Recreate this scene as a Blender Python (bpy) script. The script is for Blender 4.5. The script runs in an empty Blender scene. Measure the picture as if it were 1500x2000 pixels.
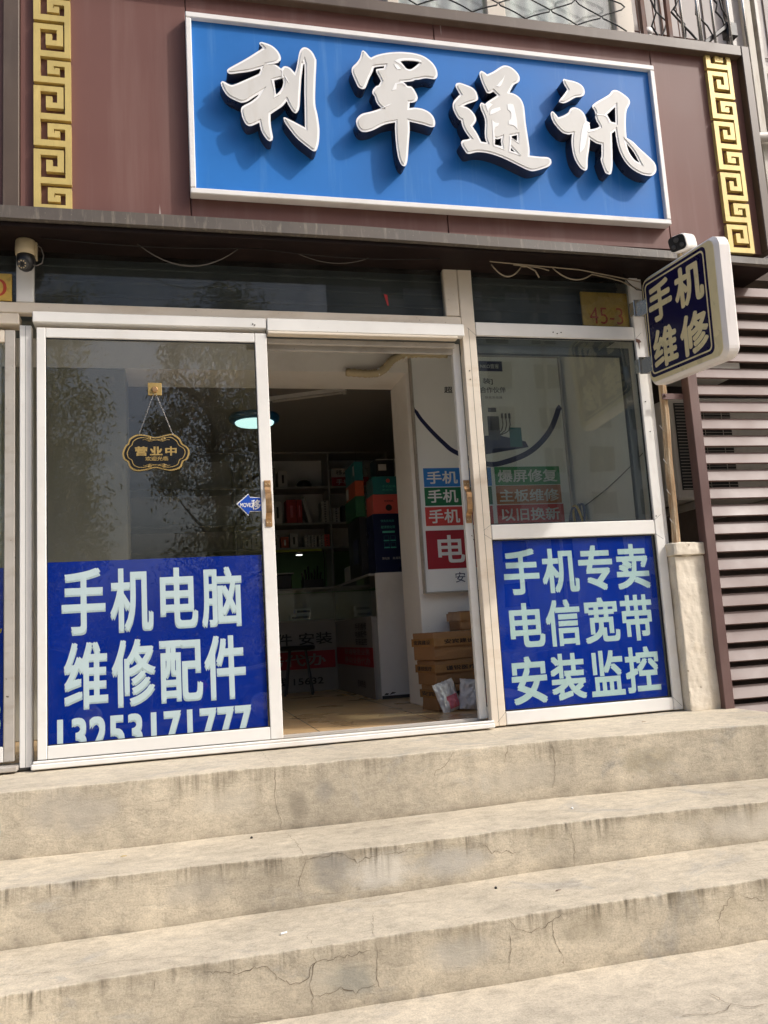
import bpy, bmesh, math, random
from mathutils import Vector, Matrix, noise
R = math.radians
C = bpy.context.scene.collection
SC = bpy.context.scene
random.seed(7)
LETTERS=[([[[0.4941,3.5917],[0.508,3.5998],[0.5523,3.588],[0.5826,3.5659],[0.599,3.5378],[0.6032,3.5169],[0.5975,3.5034],[0.5794,3.4906],[0.5557,3.4815],[0.5749,3.4773],[0.5902,3.4683],[0.6033,3.457],[0.6117,3.4699],[0.6256,3.4758],[0.6489,3.4686],[0.6713,3.4433],[0.6826,3.4745],[0.7002,3.5583],[0.7113,3.5834],[0.7278,3.5962],[0.7495,3.5923],[0.7724,3.5712],[0.7867,3.5382],[0.7897,3.5169],[0.7791,3.3994],[0.772,3.279],[0.7808,3.2162],[0.7869,3.1406],[0.7813,3.0685],[0.767,3.019],[0.7529,3.0107],[0.7375,3.0165],[0.6699,3.0711],[0.6332,3.1179],[0.6078,3.1574],[0.6019,3.182],[0.611,3.1849],[0.6548,3.166],[0.712,3.1378],[0.7145,3.2308],[0.7186,3.3587],[0.7262,3.4881],[0.7248,3.4991],[0.7204,3.4986],[0.7175,3.4871],[0.7055,3.4171],[0.7019,3.3825],[0.6948,3.3136],[0.6879,3.2493],[0.6769,3.2229],[0.6647,3.2133],[0.6496,3.2244],[0.6334,3.2523],[0.6228,3.2787],[0.6002,3.249],[0.5601,3.2156],[0.5362,3.1965],[0.5343,3.1504],[0.5382,3.105],[0.5426,3.0722],[0.5399,3.0533],[0.5281,3.046],[0.5112,3.0548],[0.4862,3.096],[0.4767,3.1449],[0.4571,3.1327],[0.4301,3.1211],[0.4114,3.1263],[0.3954,3.1538],[0.3866,3.1943],[0.3881,3.2152],[0.3981,3.2287],[0.4351,3.2533],[0.4687,3.2839],[0.4821,3.3042],[0.4474,3.2775],[0.4239,3.2584],[0.4007,3.2477],[0.3817,3.2479],[0.3333,3.2679],[0.3079,3.2943],[0.2922,3.3301],[0.2889,3.3464],[0.2968,3.3556],[0.3098,3.3528],[0.332,3.3406],[0.3548,3.3418],[0.4129,3.3745],[0.4755,3.4109],[0.4875,3.4207],[0.4971,3.4493],[0.4416,3.4261],[0.3876,3.4117],[0.3436,3.4013],[0.3248,3.4068],[0.3234,3.4192],[0.3391,3.4357],[0.4172,3.491],[0.4806,3.5409],[0.5125,3.5661],[0.4977,3.5836]]],[[[0.5615,3.3886],[0.607,3.4063],[0.6098,3.3811],[0.6007,3.3504],[0.584,3.3233],[0.5697,3.307],[0.5654,3.3424]]],[[[0.4917,3.4416],[0.5079,3.4604],[0.5513,3.4815],[0.5789,3.4889],[0.5907,3.4911],[0.555,3.4768],[0.5276,3.469],[0.5077,3.4561],[0.4961,3.4357]],[[0.6169,3.4216],[0.6297,3.4017],[0.6384,3.3772],[0.6311,3.3891],[0.6184,3.4111]],[[0.5975,3.4514],[0.611,3.4657],[0.6079,3.4376],[0.6123,3.4041],[0.6026,3.4051],[0.6049,3.433]],[[0.5467,3.3884],[0.5614,3.3866],[0.5648,3.3396],[0.5688,3.305],[0.5834,3.3205],[0.5947,3.3132],[0.554,3.2845],[0.5602,3.3223]]]),([[[1.039,3.6087],[1.047,3.617],[1.0616,3.6073],[1.0775,3.5869],[1.0884,3.578],[1.118,3.5957],[1.1651,3.6135],[1.2237,3.6273],[1.2823,3.6335],[1.3407,3.6321],[1.3908,3.6194],[1.432,3.5891],[1.4532,3.5543],[1.458,3.5219],[1.4513,3.5006],[1.4329,3.4912],[1.3897,3.4918],[1.3498,3.4792],[1.3261,3.4746],[1.3099,3.4655],[1.2588,3.4543],[1.2735,3.4424],[1.2826,3.4333],[1.3037,3.4315],[1.3216,3.409],[1.3347,3.3738],[1.3275,3.3528],[1.3092,3.3408],[1.2877,3.3366],[1.2836,3.3039],[1.3149,3.3099],[1.3573,3.3072],[1.3951,3.2907],[1.4166,3.2645],[1.4241,3.2329],[1.4186,3.2101],[1.3968,3.2053],[1.351,3.2159],[1.2784,3.2271],[1.2766,3.1709],[1.2655,3.0902],[1.2544,3.01],[1.2444,2.9737],[1.2305,2.9647],[1.216,2.9754],[1.2033,3.0137],[1.1965,3.0842],[1.1959,3.1634],[1.1992,3.2147],[1.1391,3.1959],[1.0804,3.1607],[1.0382,3.1442],[1.0085,3.1462],[0.9912,3.1682],[0.9855,3.1991],[0.9962,3.2238],[1.0218,3.2461],[1.0754,3.2653],[1.1297,3.2886],[1.1083,3.3104],[1.0979,3.3373],[1.094,3.3549],[1.0836,3.3699],[1.0887,3.3924],[1.1071,3.4145],[1.1207,3.4208],[1.1357,3.4478],[1.1256,3.4689],[1.1122,3.4997],[1.1139,3.5141],[1.1557,3.5249],[1.1604,3.5376],[1.1216,3.5291],[1.1021,3.5208],[1.0931,3.4976],[1.0716,3.4549],[1.0583,3.4213],[1.0455,3.3959],[1.0282,3.39],[1.0081,3.3999],[0.9949,3.4305],[0.9818,3.4651],[0.9775,3.4887],[0.9845,3.5136],[1.0086,3.5405],[1.0273,3.5709],[1.0366,3.6003]]],[[[1.2494,3.5763],[1.279,3.5838],[1.3181,3.5871],[1.355,3.5844],[1.3564,3.5763],[1.3314,3.5529],[1.3088,3.536],[1.2912,3.534],[1.2763,3.5426],[1.262,3.5614]]],[[[1.2121,3.5528],[1.2331,3.5491],[1.2509,3.5266],[1.2293,3.5201],[1.2188,3.5373]],[[1.2125,3.4392],[1.2575,3.4501],[1.2757,3.4338],[1.2695,3.4271],[1.2531,3.4415],[1.2218,3.4341],[1.216,3.4032],[1.1905,3.3932]],[[1.1285,3.285],[1.1602,3.307],[1.1837,3.3174],[1.1597,3.2989]],[[1.2172,3.5717],[1.2392,3.5845],[1.2786,3.594],[1.3333,3.5974],[1.368,3.5912],[1.3692,3.579],[1.3549,3.5823],[1.3168,3.584],[1.2777,3.5807],[1.2482,3.5732],[1.2607,3.5583],[1.275,3.5395],[1.2705,3.5309],[1.2488,3.5529]]]),([[[1.7039,3.5593],[1.7159,3.572],[1.733,3.5648],[1.7475,3.5528],[1.7871,3.5754],[1.8346,3.6105],[1.8624,3.6205],[1.8933,3.6149],[1.923,3.5929],[1.9408,3.565],[1.9397,3.5374],[1.9257,3.5221],[1.9018,3.5058],[1.8729,3.4572],[1.9058,3.4493],[1.9353,3.4273],[1.9502,3.3924],[1.9537,3.3564],[1.9539,3.284],[1.9582,3.2077],[1.9625,3.1318],[1.9584,3.0867],[2.0166,3.0849],[2.0662,3.0859],[2.0856,3.0749],[2.0866,3.0526],[2.0703,3.0333],[2.0232,3.0117],[1.977,2.9969],[1.946,2.9989],[1.8988,3.0173],[1.8349,3.0453],[1.771,3.0687],[1.7109,3.0813],[1.6545,3.0822],[1.6059,3.068],[1.5889,3.071],[1.5681,3.1064],[1.5633,3.1279],[1.5731,3.1442],[1.5995,3.1509],[1.6174,3.1592],[1.5941,3.1923],[1.5777,3.2306],[1.5736,3.2612],[1.559,3.2686],[1.5419,3.298],[1.5316,3.3324],[1.5361,3.364],[1.5577,3.3929],[1.5789,3.4152],[1.5619,3.447],[1.5569,3.4666],[1.5644,3.4809],[1.5864,3.4846],[1.6205,3.4757],[1.6545,3.4635],[1.6746,3.4409],[1.6827,3.4058],[1.6772,3.3918],[1.6657,3.3839],[1.6205,3.3636],[1.591,3.3473],[1.6185,3.3389],[1.6431,3.319],[1.6601,3.2872],[1.658,3.2603],[1.6361,3.2316],[1.6592,3.1939],[1.6738,3.1598],[1.6813,3.145],[1.7116,3.1432],[1.7052,3.1715],[1.706,3.207],[1.7126,3.2611],[1.7089,3.2964],[1.6964,3.331],[1.6901,3.3617],[1.698,3.3782],[1.7089,3.377],[1.7194,3.3714],[1.7455,3.3942],[1.783,3.4207],[1.7974,3.4334],[1.7769,3.4539],[1.7537,3.4402],[1.7363,3.4429],[1.7178,3.4861],[1.7041,3.5344]]],[[[1.76,3.1719],[1.7795,3.1692],[1.8,3.1778],[1.7961,3.1574],[1.7979,3.1264],[1.7568,3.1339]],[[1.8612,3.1944],[1.8954,3.2043],[1.892,3.1659],[1.8624,3.1834]],[[1.8517,3.1266],[1.8771,3.0977],[1.8489,3.1042]]],[[[1.7933,3.4824],[1.813,3.5049],[1.8402,3.5374],[1.8535,3.5617],[1.839,3.5236],[1.8256,3.4972],[1.8133,3.4822]],[[1.7433,3.3061],[1.7474,3.3289],[1.764,3.344],[1.805,3.3593],[1.808,3.3416],[1.773,3.3202]],[[1.8512,3.3797],[1.8673,3.3859],[1.8849,3.3831],[1.8901,3.3656],[1.899,3.2897],[1.8983,3.2312],[1.8866,3.2503],[1.8651,3.2586],[1.8482,3.2579],[1.8515,3.2807],[1.8639,3.2953],[1.8689,3.3273],[1.8633,3.3403],[1.8507,3.3481]],[[1.7528,3.2779],[1.7683,3.2638],[1.7923,3.2616],[1.7842,3.2429],[1.7683,3.237],[1.7594,3.2094],[1.7608,3.174],[1.755,3.1313],[1.7476,3.1218],[1.7505,3.2086]],[[1.755,3.1313],[1.796,3.1238],[1.812,3.1052],[1.7476,3.1218]],[[1.8355,3.0961],[1.8504,3.191],[1.8593,3.1918],[1.8498,3.124],[1.847,3.1016],[1.8752,3.0951],[1.9024,3.0774]],[[1.7197,3.3665],[1.7428,3.38],[1.7641,3.371],[1.7448,3.351],[1.7317,3.3251]],[[1.8935,3.2016],[1.8978,3.1505],[1.8605,3.1807],[1.8901,3.1632]]]),([[[2.2065,3.5666],[2.2135,3.5781],[2.2326,3.5743],[2.2759,3.5693],[2.3091,3.5583],[2.3294,3.5409],[2.3368,3.5173],[2.3318,3.4924],[2.3107,3.478],[2.2757,3.4696],[2.2393,3.4464],[2.2085,3.4288],[2.1888,3.4254],[2.1724,3.43],[2.1736,3.4421],[2.2038,3.4791],[2.2289,3.5132],[2.2125,3.543]],[[2.1128,3.3592],[2.1232,3.3684],[2.1345,3.3614],[2.1559,3.3347],[2.1911,3.3501],[2.2223,3.3724],[2.234,3.3928],[2.2596,3.4064],[2.2929,3.3986],[2.3153,3.3791],[2.3271,3.3513],[2.3297,3.3298],[2.3458,3.3193],[2.3479,3.2785],[2.3842,3.2891],[2.4076,3.3009],[2.4042,3.3151],[2.3919,3.3381],[2.387,3.3619],[2.3907,3.3744],[2.3861,3.4006],[2.3755,3.4166],[2.3798,3.434],[2.412,3.4592],[2.4544,3.4855],[2.492,3.5115],[2.5093,3.533],[2.5303,3.5416],[2.5549,3.5378],[2.5881,3.5191],[2.6133,3.497],[2.6197,3.473],[2.6108,3.4524],[2.5953,3.4262],[2.5843,3.3859],[2.5755,3.3166],[2.5729,3.2483],[2.6106,3.2273],[2.6467,3.1916],[2.6924,3.1518],[2.7332,3.1115],[2.7434,3.0784],[2.7359,3.0487],[2.7132,3.0276],[2.6775,3.0239],[2.6335,3.0334],[2.5773,3.065],[2.5381,3.1147],[2.515,3.1754],[2.507,3.2375],[2.5048,3.2858],[2.4804,3.2666],[2.4768,3.2107],[2.4714,3.138],[2.4635,3.0655],[2.4514,3.0216],[2.4356,3.0118],[2.4146,3.021],[2.4017,3.0605],[2.394,3.1028],[2.4007,3.1201],[2.4084,3.1926],[2.3748,3.1992],[2.3404,3.2202],[2.3321,3.174],[2.3134,3.1008],[2.306,3.0433],[2.296,3.0259],[2.2792,3.027],[2.2569,3.0441],[2.2326,3.0894],[2.2233,3.1407],[2.2232,3.1978],[2.2324,3.2415],[2.204,3.2365],[2.1712,3.2455],[2.1407,3.276],[2.1198,3.3074],[2.1119,3.3353]]],[[[2.4631,3.3814],[2.5212,3.436],[2.5127,3.3351],[2.4834,3.3396],[2.4732,3.3605]],[[2.5668,3.2162],[2.5823,3.1982],[2.6084,3.1641],[2.6385,3.0989],[2.6079,3.1157],[2.5782,3.1615]]],[[[2.322,3.3217],[2.3459,3.3167],[2.328,3.2621],[2.3162,3.2179],[2.2955,3.1588],[2.2631,3.1251],[2.2755,3.1999],[2.2922,3.2684],[2.3055,3.3033]],[[2.3916,3.3791],[2.4207,3.3747],[2.4505,3.3761],[2.4688,3.3623],[2.4756,3.3339],[2.4676,3.3282],[2.4583,3.3565],[2.4398,3.3693],[2.4003,3.3678]],[[2.3201,3.2566],[2.3411,3.2705],[2.3813,3.2815],[2.4099,3.2962],[2.4116,3.2891],[2.3806,3.2742],[2.3348,3.257]]])]
FILM_LEFT=[('手', -0.525, -0.326, 0.604, 0.924), ('机', -0.304, -0.104, 0.605, 0.916), ('电', -0.071, 0.109, 0.61, 0.91), ('脑', 0.127, 0.324, 0.604, 0.905), ('维', -0.517, -0.319, 0.257, 0.572), ('修', -0.302, -0.099, 0.253, 0.573), ('配', -0.081, 0.122, 0.257, 0.555), ('件', 0.131, 0.33, 0.253, 0.566), ('13253171777', -0.548, 0.351, 0.016, 0.22)]
FILM_RIGHT=[('手', 1.747, 1.956, 0.69, 0.942), ('机', 1.973, 2.194, 0.69, 0.937), ('专', 2.196, 2.406, 0.692, 0.947), ('卖', 2.429, 2.635, 0.69, 0.947), ('电', 1.758, 1.96, 0.404, 0.644), ('信', 1.97, 2.177, 0.398, 0.653), ('宽', 2.199, 2.415, 0.4, 0.653), ('带', 2.429, 2.625, 0.4, 0.657), ('安', 1.744, 1.949, 0.103, 0.356), ('装', 1.972, 2.178, 0.107, 0.358), ('监', 2.208, 2.412, 0.111, 0.359), ('控', 2.423, 2.634, 0.115, 0.366)]
POSTER_TILES=[('blue', 1.641, 2.126, 1.48, 1.608), ('green', 1.64, 2.122, 1.351, 1.475), ('red', 1.636, 2.118, 1.215, 1.342), ('darkred', 1.629, 2.313, 0.926, 1.183), ('green2', 2.152, 2.637, 1.483, 1.611), ('orange', 2.152, 2.635, 1.351, 1.479), ('red2', 2.149, 2.644, 1.215, 1.344)]
POSTER_TEXT=[('手机', 1.662, 1.881, 1.5, 1.587), ('手机', 1.66, 1.874, 1.371, 1.46), ('手机', 1.658, 1.877, 1.232, 1.326), ('超', 1.831, 1.89, 2.133, 2.18), ('电', 1.706, 1.893, 0.964, 1.15), ('安', 1.815, 1.884, 0.831, 0.899), ('爆屏修复', 2.173, 2.614, 1.502, 1.591), ('主板维修', 2.174, 2.615, 1.365, 1.453), ('以旧换新', 2.176, 2.611, 1.233, 1.322), ('装]', 2.118, 2.192, 2.198, 2.244), ('合作伙伴', 2.093, 2.285, 2.138, 2.181), ('NKO壹客', 2.109, 2.247, 2.315, 2.347)]
ARC=[(1.608, 2.11), (1.63, 2.0), (1.701, 1.901), (1.805, 1.791), (1.89, 1.725), (2.096, 1.646), (2.241, 1.66), (2.427, 1.733), (2.576, 1.868), (2.661, 2.031), (2.695, 2.142)]
PLAQUE=[(-0.2353, 1.4869), (-0.2211, 1.5236), (-0.2092, 1.5351), (-0.1978, 1.5623), (-0.161, 1.5816), (-0.1153, 1.5767), (-0.0741, 1.5668), (-0.0229, 1.5794), (0.0098, 1.5833), (0.0419, 1.5615), (0.0552, 1.5339), (0.0827, 1.5121), (0.0895, 1.4845), (0.0765, 1.4532), (0.0575, 1.4416), (0.0427, 1.4096), (0.0006, 1.3955), (-0.0362, 1.4008), (-0.0774, 1.411), (-0.1188, 1.4018), (-0.1689, 1.3957), (-0.2004, 1.4124), (-0.2107, 1.4414), (-0.2286, 1.456)]
PLAQUE_TEXT=[('营业中', -0.176, 0.026, 1.471, 1.519), ('欢迎光临', -0.127, -0.016, 1.446, 1.468)]
ARROW=[(0.3132, 1.22), (0.3746, 1.2727), (0.3816, 1.2549), (0.4462, 1.2516), (0.4452, 1.1776), (0.3788, 1.1792), (0.3703, 1.1579)]
ARROW_TEXT=[('MOVE', 0.332, 0.385, 1.202, 1.224), ('移', 0.387, 0.435, 1.188, 1.24)]
E1=[(-0.691, -0.569), (-0.205, -0.573), (0.156, -0.566), (0.385, -0.572), (0.871, -0.59), (1.641, -0.608), (2.204, -0.679), (2.702, -0.753)]
R1=[(-0.69, -0.262), (0.043, -0.269), (0.855, -0.268), (1.617, -0.258), (2.669, -0.25)]
E2=[(-0.613, -0.982), (0.036, -0.971), (0.749, -1.021), (1.421, -1.034), (2.372, -1.127)]
R2=[(-0.612, -0.468), (0.031, -0.47), (0.738, -0.449), (1.469, -0.435), (2.351, -0.412)]
E3=[(-0.537, -1.389), (0.024, -1.36), (0.639, -1.429), (1.268, -1.456), (2.046, -1.512)]
R3=[(0.018, -0.681), (0.626, -0.661), (1.248, -0.651), (2.018, -0.631)]
CRACKS=[('t0',[(0.387,0.08,0.0),(0.389,-0.274,0.0),(0.391,-0.576,0.0)]),('r0',[(0.393,-0.572,-0.003),(0.398,-0.572,-0.054),(0.386,-0.572,-0.116),(0.4,-0.573,-0.17),(0.409,-0.573,-0.223),(0.414,-0.573,-0.27)]),('t1',[(0.415,-0.597,-0.269),(0.444,-0.814,-0.269),(0.444,-1.026,-0.269)]),('r1',[(0.447,-1.0,-0.279),(0.44,-0.999,-0.32),(0.422,-0.998,-0.364),(0.432,-0.999,-0.41)]),('r1',[(0.447,-1.0,-0.289),(0.504,-1.004,-0.288),(0.592,-1.01,-0.282),(0.638,-1.013,-0.322),(0.688,-1.017,-0.309),(0.747,-1.021,-0.305)]),('r1',[(0.648,-1.014,-0.321),(0.646,-1.014,-0.36)]),('t2',[(0.406,-1.28,-0.459),(0.408,-1.408,-0.459)]),('r2',[(0.411,-1.403,-0.464),(0.41,-1.403,-0.511),(0.395,-1.402,-0.572),(0.397,-1.402,-0.626),(0.396,-1.402,-0.672)]),('r2',[(0.063,-1.364,-0.505),(0.158,-1.375,-0.515),(0.239,-1.384,-0.501),(0.271,-1.388,-0.516),(0.286,-1.389,-0.544),(0.342,-1.396,-0.57),(0.383,-1.4,-0.559),(0.41,-1.403,-0.511),(0.468,-1.41,-0.506),(0.594,-1.424,-0.495)]),('r2',[(0.608,-1.426,-0.469),(0.617,-1.427,-0.526),(0.609,-1.426,-0.595),(0.626,-1.428,-0.628)]),('t2',[(0.657,-1.208,-0.451),(0.617,-1.354,-0.453),(0.602,-1.454,-0.453)]),('r2',[(-0.094,-1.366,-0.485),(-0.1,-1.366,-0.548)]),('r2',[(0.401,-1.402,-0.615),(0.488,-1.412,-0.598),(0.537,-1.418,-0.618),(0.605,-1.425,-0.599)]),('t2',[(-0.567,-1.226,-0.468),(-0.409,-1.269,-0.469),(-0.217,-1.248,-0.469),(-0.016,-1.286,-0.47),(0.104,-1.355,-0.468)]),('r0',[(1.652,-0.609,-0.007),(1.668,-0.611,-0.071),(1.656,-0.61,-0.172),(1.645,-0.608,-0.227)]),('r0',[(1.193,-0.598,-0.012),(1.147,-0.596,-0.069),(1.098,-0.595,-0.086),(1.083,-0.595,-0.14)]),('r1',[(0.747,-1.021,-0.301),(0.808,-1.022,-0.303),(0.859,-1.023,-0.29)]),('r1',[(1.127,-1.028,-0.301),(1.177,-1.029,-0.344),(1.23,-1.03,-0.346),(1.293,-1.032,-0.358)]),('r1',[(1.514,-1.043,-0.293),(1.519,-1.044,-0.352),(1.516,-1.043,-0.439)]),('r2',[(1.063,-1.447,-0.452),(1.114,-1.449,-0.5),(1.169,-1.452,-0.498),(1.227,-1.454,-0.476),(1.285,-1.457,-0.454)]),('r2',[(1.223,-1.454,-0.476),(1.222,-1.454,-0.53),(1.237,-1.455,-0.564),(1.26,-1.456,-0.625)]),('r2',[(1.064,-1.447,-0.493),(1.063,-1.447,-0.559),(1.059,-1.447,-0.615)]),('t2',[(1.237,-1.398,-0.439),(1.211,-1.487,-0.44)]),('r2',[(1.91,-1.502,-0.463),(1.843,-1.497,-0.516),(1.829,-1.496,-0.549),(1.841,-1.497,-0.61)]),('r2',[(1.92,-1.503,-0.464),(1.967,-1.506,-0.487),(2.036,-1.511,-0.499)]),('r0',[(1.454,-0.604,-0.007),(1.425,-0.603,-0.06),(1.427,-0.603,-0.105)]),('g',[(1.583,-1.803,-0.642),(1.589,-1.883,-0.642),(1.546,-1.918,-0.643),(1.41,-1.89,-0.647)]),('g',[(1.596,-1.886,-0.642),(1.631,-1.922,-0.641),(1.693,-1.923,-0.639)]),('t0',[(1.588,0.068,0.0),(1.526,-0.152,0.0),(1.495,-0.373,0.0)])]
CAM_M=[[0.9698084, -0.2363359, -0.0601421], [0.0244639, -0.1510906, 0.9882172], [-0.2426381, -0.9598526, -0.1407472]]
FOCAL=29.65778
# ---------------------------------------------------------------- camera
cam = bpy.data.cameras.new('camera')
cam.sensor_fit = 'VERTICAL'; cam.sensor_height = 36; cam.lens = FOCAL
cam.clip_start = 0.05; cam.clip_end = 500
co = bpy.data.objects.new('camera', cam); C.objects.link(co)
_m = Matrix(CAM_M).transposed().to_4x4(); _m.translation = (0, -4.3, .533)
co.matrix_world = _m
SC.camera = co
# ---------------------------------------------------------------- sky and sun
SUN_V = Vector((1.6, -1.0, 1.62)).normalized()
w = bpy.data.worlds.new('World'); SC.world = w; w.use_nodes = True
nt = w.node_tree
sky = nt.nodes.new('ShaderNodeTexSky'); sky.sky_type = 'NISHITA'; sky.sun_disc = False
sky.sun_elevation = math.asin(SUN_V.z); sky.sun_rotation = math.atan2(SUN_V.x, SUN_V.y)
sky.dust_density = 8.0; sky.air_density = 1.0; sky.ozone_density = 3.2
nt.links.new(sky.outputs[0], nt.nodes['Background'].inputs[0])
nt.nodes['Background'].inputs[1].default_value = 0.15
sl = bpy.data.lights.new('sun', 'SUN'); sl.energy = 2.0; sl.angle = R(1.6); sl.color = (1, .97, .92)
so = bpy.data.objects.new('sun', sl); C.objects.link(so)
so.rotation_euler = SUN_V.to_track_quat('Z', 'Y').to_euler(); so.location = (20, -12, 20)
SC.view_settings.view_transform = 'Standard'; SC.view_settings.look = 'None'
SC.view_settings.exposure = 0.32; SC.view_settings.gamma = 1
SC.cycles.use_denoising = True
SC.cycles.max_bounces = 10; SC.cycles.transparent_max_bounces = 24; SC.cycles.diffuse_bounces = 8
SC.cycles.sample_clamp_indirect = 4

# ---------------------------------------------------------------- materials
def _new(name):
    m = bpy.data.materials.new(name); m.use_nodes = True
    nt = m.node_tree
    def n(t, **k):
        x = nt.nodes.new('ShaderNode' + t)
        for a, b in k.items():
            if hasattr(x, a): setattr(x, a, b)
            else: x.inputs[a.replace('_', ' ')].default_value = b
        return x
    def l(a, b): nt.links.new(a, b)
    return m, nt, n, l, nt.nodes['Principled BSDF']
def mapped(n, l, scale=(1, 1, 1)):
    g = n('NewGeometry'); mp = n('Mapping'); mp.inputs['Scale'].default_value = scale
    l(g.outputs['Position'], mp.inputs['Vector']); return mp.outputs[0]
def ramp(n, l, src, stops):
    r = n('ValToRGB'); e = r.color_ramp.elements
    e[0].position, e[0].color = stops[0][0], (*stops[0][1], 1)
    e[1].position, e[1].color = stops[-1][0], (*stops[-1][1], 1)
    for p, c in stops[1:-1]:
        k = e.new(p); k.color = (*c, 1)
    l(src, r.inputs[0]); return r.outputs[0]
def g3(v): return (v, v, v)
def mixc(n, l, fac, a, b, mode='MIX'):
    x = n('Mix', data_type='RGBA', blend_type=mode)
    for s, v in ((0, fac), (6, a), (7, b)):
        if hasattr(v, 'is_linked'): l(v, x.inputs[s])
        else: x.inputs[s].default_value = v if s == 0 else (*v, 1)
    return x.outputs[2]
def paint(name, col, rough=.5, var=.12, vs=3., metal=0., bump=0., bs=120., dirt=None, damt=.5, dscale=(6, 6, 1.2), dth=(.52, .75), spots=None, scratch=False, spec=.5):
    """weathered surface: broad tone variation, stretched dirt streaks, fine specks, fine bump"""
    m, nt, n, l, b = _new(name)
    v = mapped(n, l, (vs, vs, vs))
    t = n('TexNoise', Scale=1.0, Detail=6.0, Roughness=.6); l(v, t.inputs['Vector'])
    lo = tuple(c * (1 - var) for c in col); hi = tuple(min(1, c * (1 + var)) for c in col)
    c = ramp(n, l, t.outputs['Fac'], [(.3, lo), (.7, hi)])
    if dirt:
        v2 = mapped(n, l, dscale)
        t2 = n('TexNoise', Scale=1.0, Detail=8.0, Roughness=.65); l(v2, t2.inputs['Vector'])
        f = ramp(n, l, t2.outputs['Fac'], [(dth[0], g3(0)), (dth[1], g3(damt))])
        c = mixc(n, l, f, c, dirt)
    if spots:
        v3 = mapped(n, l, (1, 1, 1))
        t3 = n('TexNoise', Scale=spots[1], Detail=2.0); l(v3, t3.inputs['Vector'])
        f3 = ramp(n, l, t3.outputs['Fac'], [(spots[2], g3(0)), (spots[2] + .06, g3(1))])
        c = mixc(n, l, f3, c, spots[0])
    if scratch:
        v4 = mapped(n, l, (16, 16, 1.1))
        t4 = n('TexNoise', Scale=1.3, Detail=2.0); l(v4, t4.inputs['Vector'])
        f4 = ramp(n, l, t4.outputs['Fac'], [(.745, g3(0)), (.77, g3(.55))])
        c = mixc(n, l, f4, c, (.62, .55, .5))
    l(c, b.inputs['Base Color'])
    b.inputs['Metallic'].default_value = metal; b.inputs['Specular IOR Level'].default_value = spec
    rr = ramp(n, l, t.outputs['Fac'], [(.3, g3(max(0, rough - .08))), (.7, g3(min(1, rough + .1)))])
    l(rr, b.inputs['Roughness'])
    if bump:
        t5 = n('TexNoise', Scale=bs, Detail=5.0); l(mapped(n, l), t5.inputs['Vector'])
        bp = n('Bump', Strength=bump, Distance=.004); l(t5.outputs['Fac'], bp.inputs['Height'])
        l(bp.outputs[0], b.inputs['Normal'])
    return m
def glass(name, tint=(.93, .97, .95), refl=.07, dust=.03, dcol=(.55, .54, .5), spots=0.0):
    m, nt, n, l, b = _new(name); nt.nodes.remove(b)
    out = nt.nodes['Material Output']
    tr = n('BsdfTransparent'); tr.inputs[0].default_value = (*tint, 1)
    gl = n('BsdfGlossy'); gl.inputs['Roughness'].default_value = .004
    lw = n('LayerWeight', Blend=.5)
    pw = n('Math', operation='POWER'); l(lw.outputs['Facing'], pw.inputs[0]); pw.inputs[1].default_value = 4
    ma = n('Math', operation='MULTIPLY_ADD'); l(pw.outputs[0], ma.inputs[0]); ma.inputs[1].default_value = 1 - refl; ma.inputs[2].default_value = refl
    # faint waviness of the pane
    t = n('TexNoise', Scale=2.2, Detail=1.0); l(mapped(n, l), t.inputs['Vector'])
    bp = n('Bump', Strength=.05, Distance=.02); l(t.outputs['Fac'], bp.inputs['Height']); l(bp.outputs[0], gl.inputs['Normal'])
    mx = n('MixShader'); l(ma.outputs[0], mx.inputs[0]); l(tr.outputs[0], mx.inputs[1]); l(gl.outputs[0], mx.inputs[2])
    df = n('BsdfDiffuse'); df.inputs[0].default_value = (*dcol, 1)
    d1 = n('TexNoise', Scale=1.0, Detail=9.0, Roughness=.75); l(mapped(n, l, (9, 9, 3.2)), d1.inputs['Vector'])
    f = ramp(n, l, d1.outputs['Fac'], [(.45, g3(dust * .25)), (.72, g3(dust * 2.2))])
    # dried water spots
    sp = n('TexNoise', Scale=70.0, Detail=3.0, Roughness=.7); l(mapped(n, l, (1, 1, .8)), sp.inputs['Vector'])
    sf_ = ramp(n, l, sp.outputs['Fac'], [(.60, g3(0)), (.70, g3(spots))]); mxx = n('Math', operation='MAXIMUM'); l(f, mxx.inputs[0]); l(sf_, mxx.inputs[1]); f = mxx.outputs[0]
    m2 = n('MixShader'); l(f, m2.inputs[0]); l(mx.outputs[0], m2.inputs[1]); l(df.outputs[0], m2.inputs[2])
    l(m2.outputs[0], out.inputs[0]); return m
def emit(name, col, s):
    m, nt, n, l, b = _new(name)
    b.inputs['Base Color'].default_value = (.8, .85, .85, 1)
    b.inputs['Emission Color'].default_value = (*col, 1); b.inputs['Emission Strength'].default_value = s
    t = n('TexNoise', Scale=4.0); x = ramp(n, l, t.outputs['Fac'], [(.3, g3(.4)), (.7, g3(.5))]); l(x, b.inputs['Roughness'])
    return m
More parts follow.
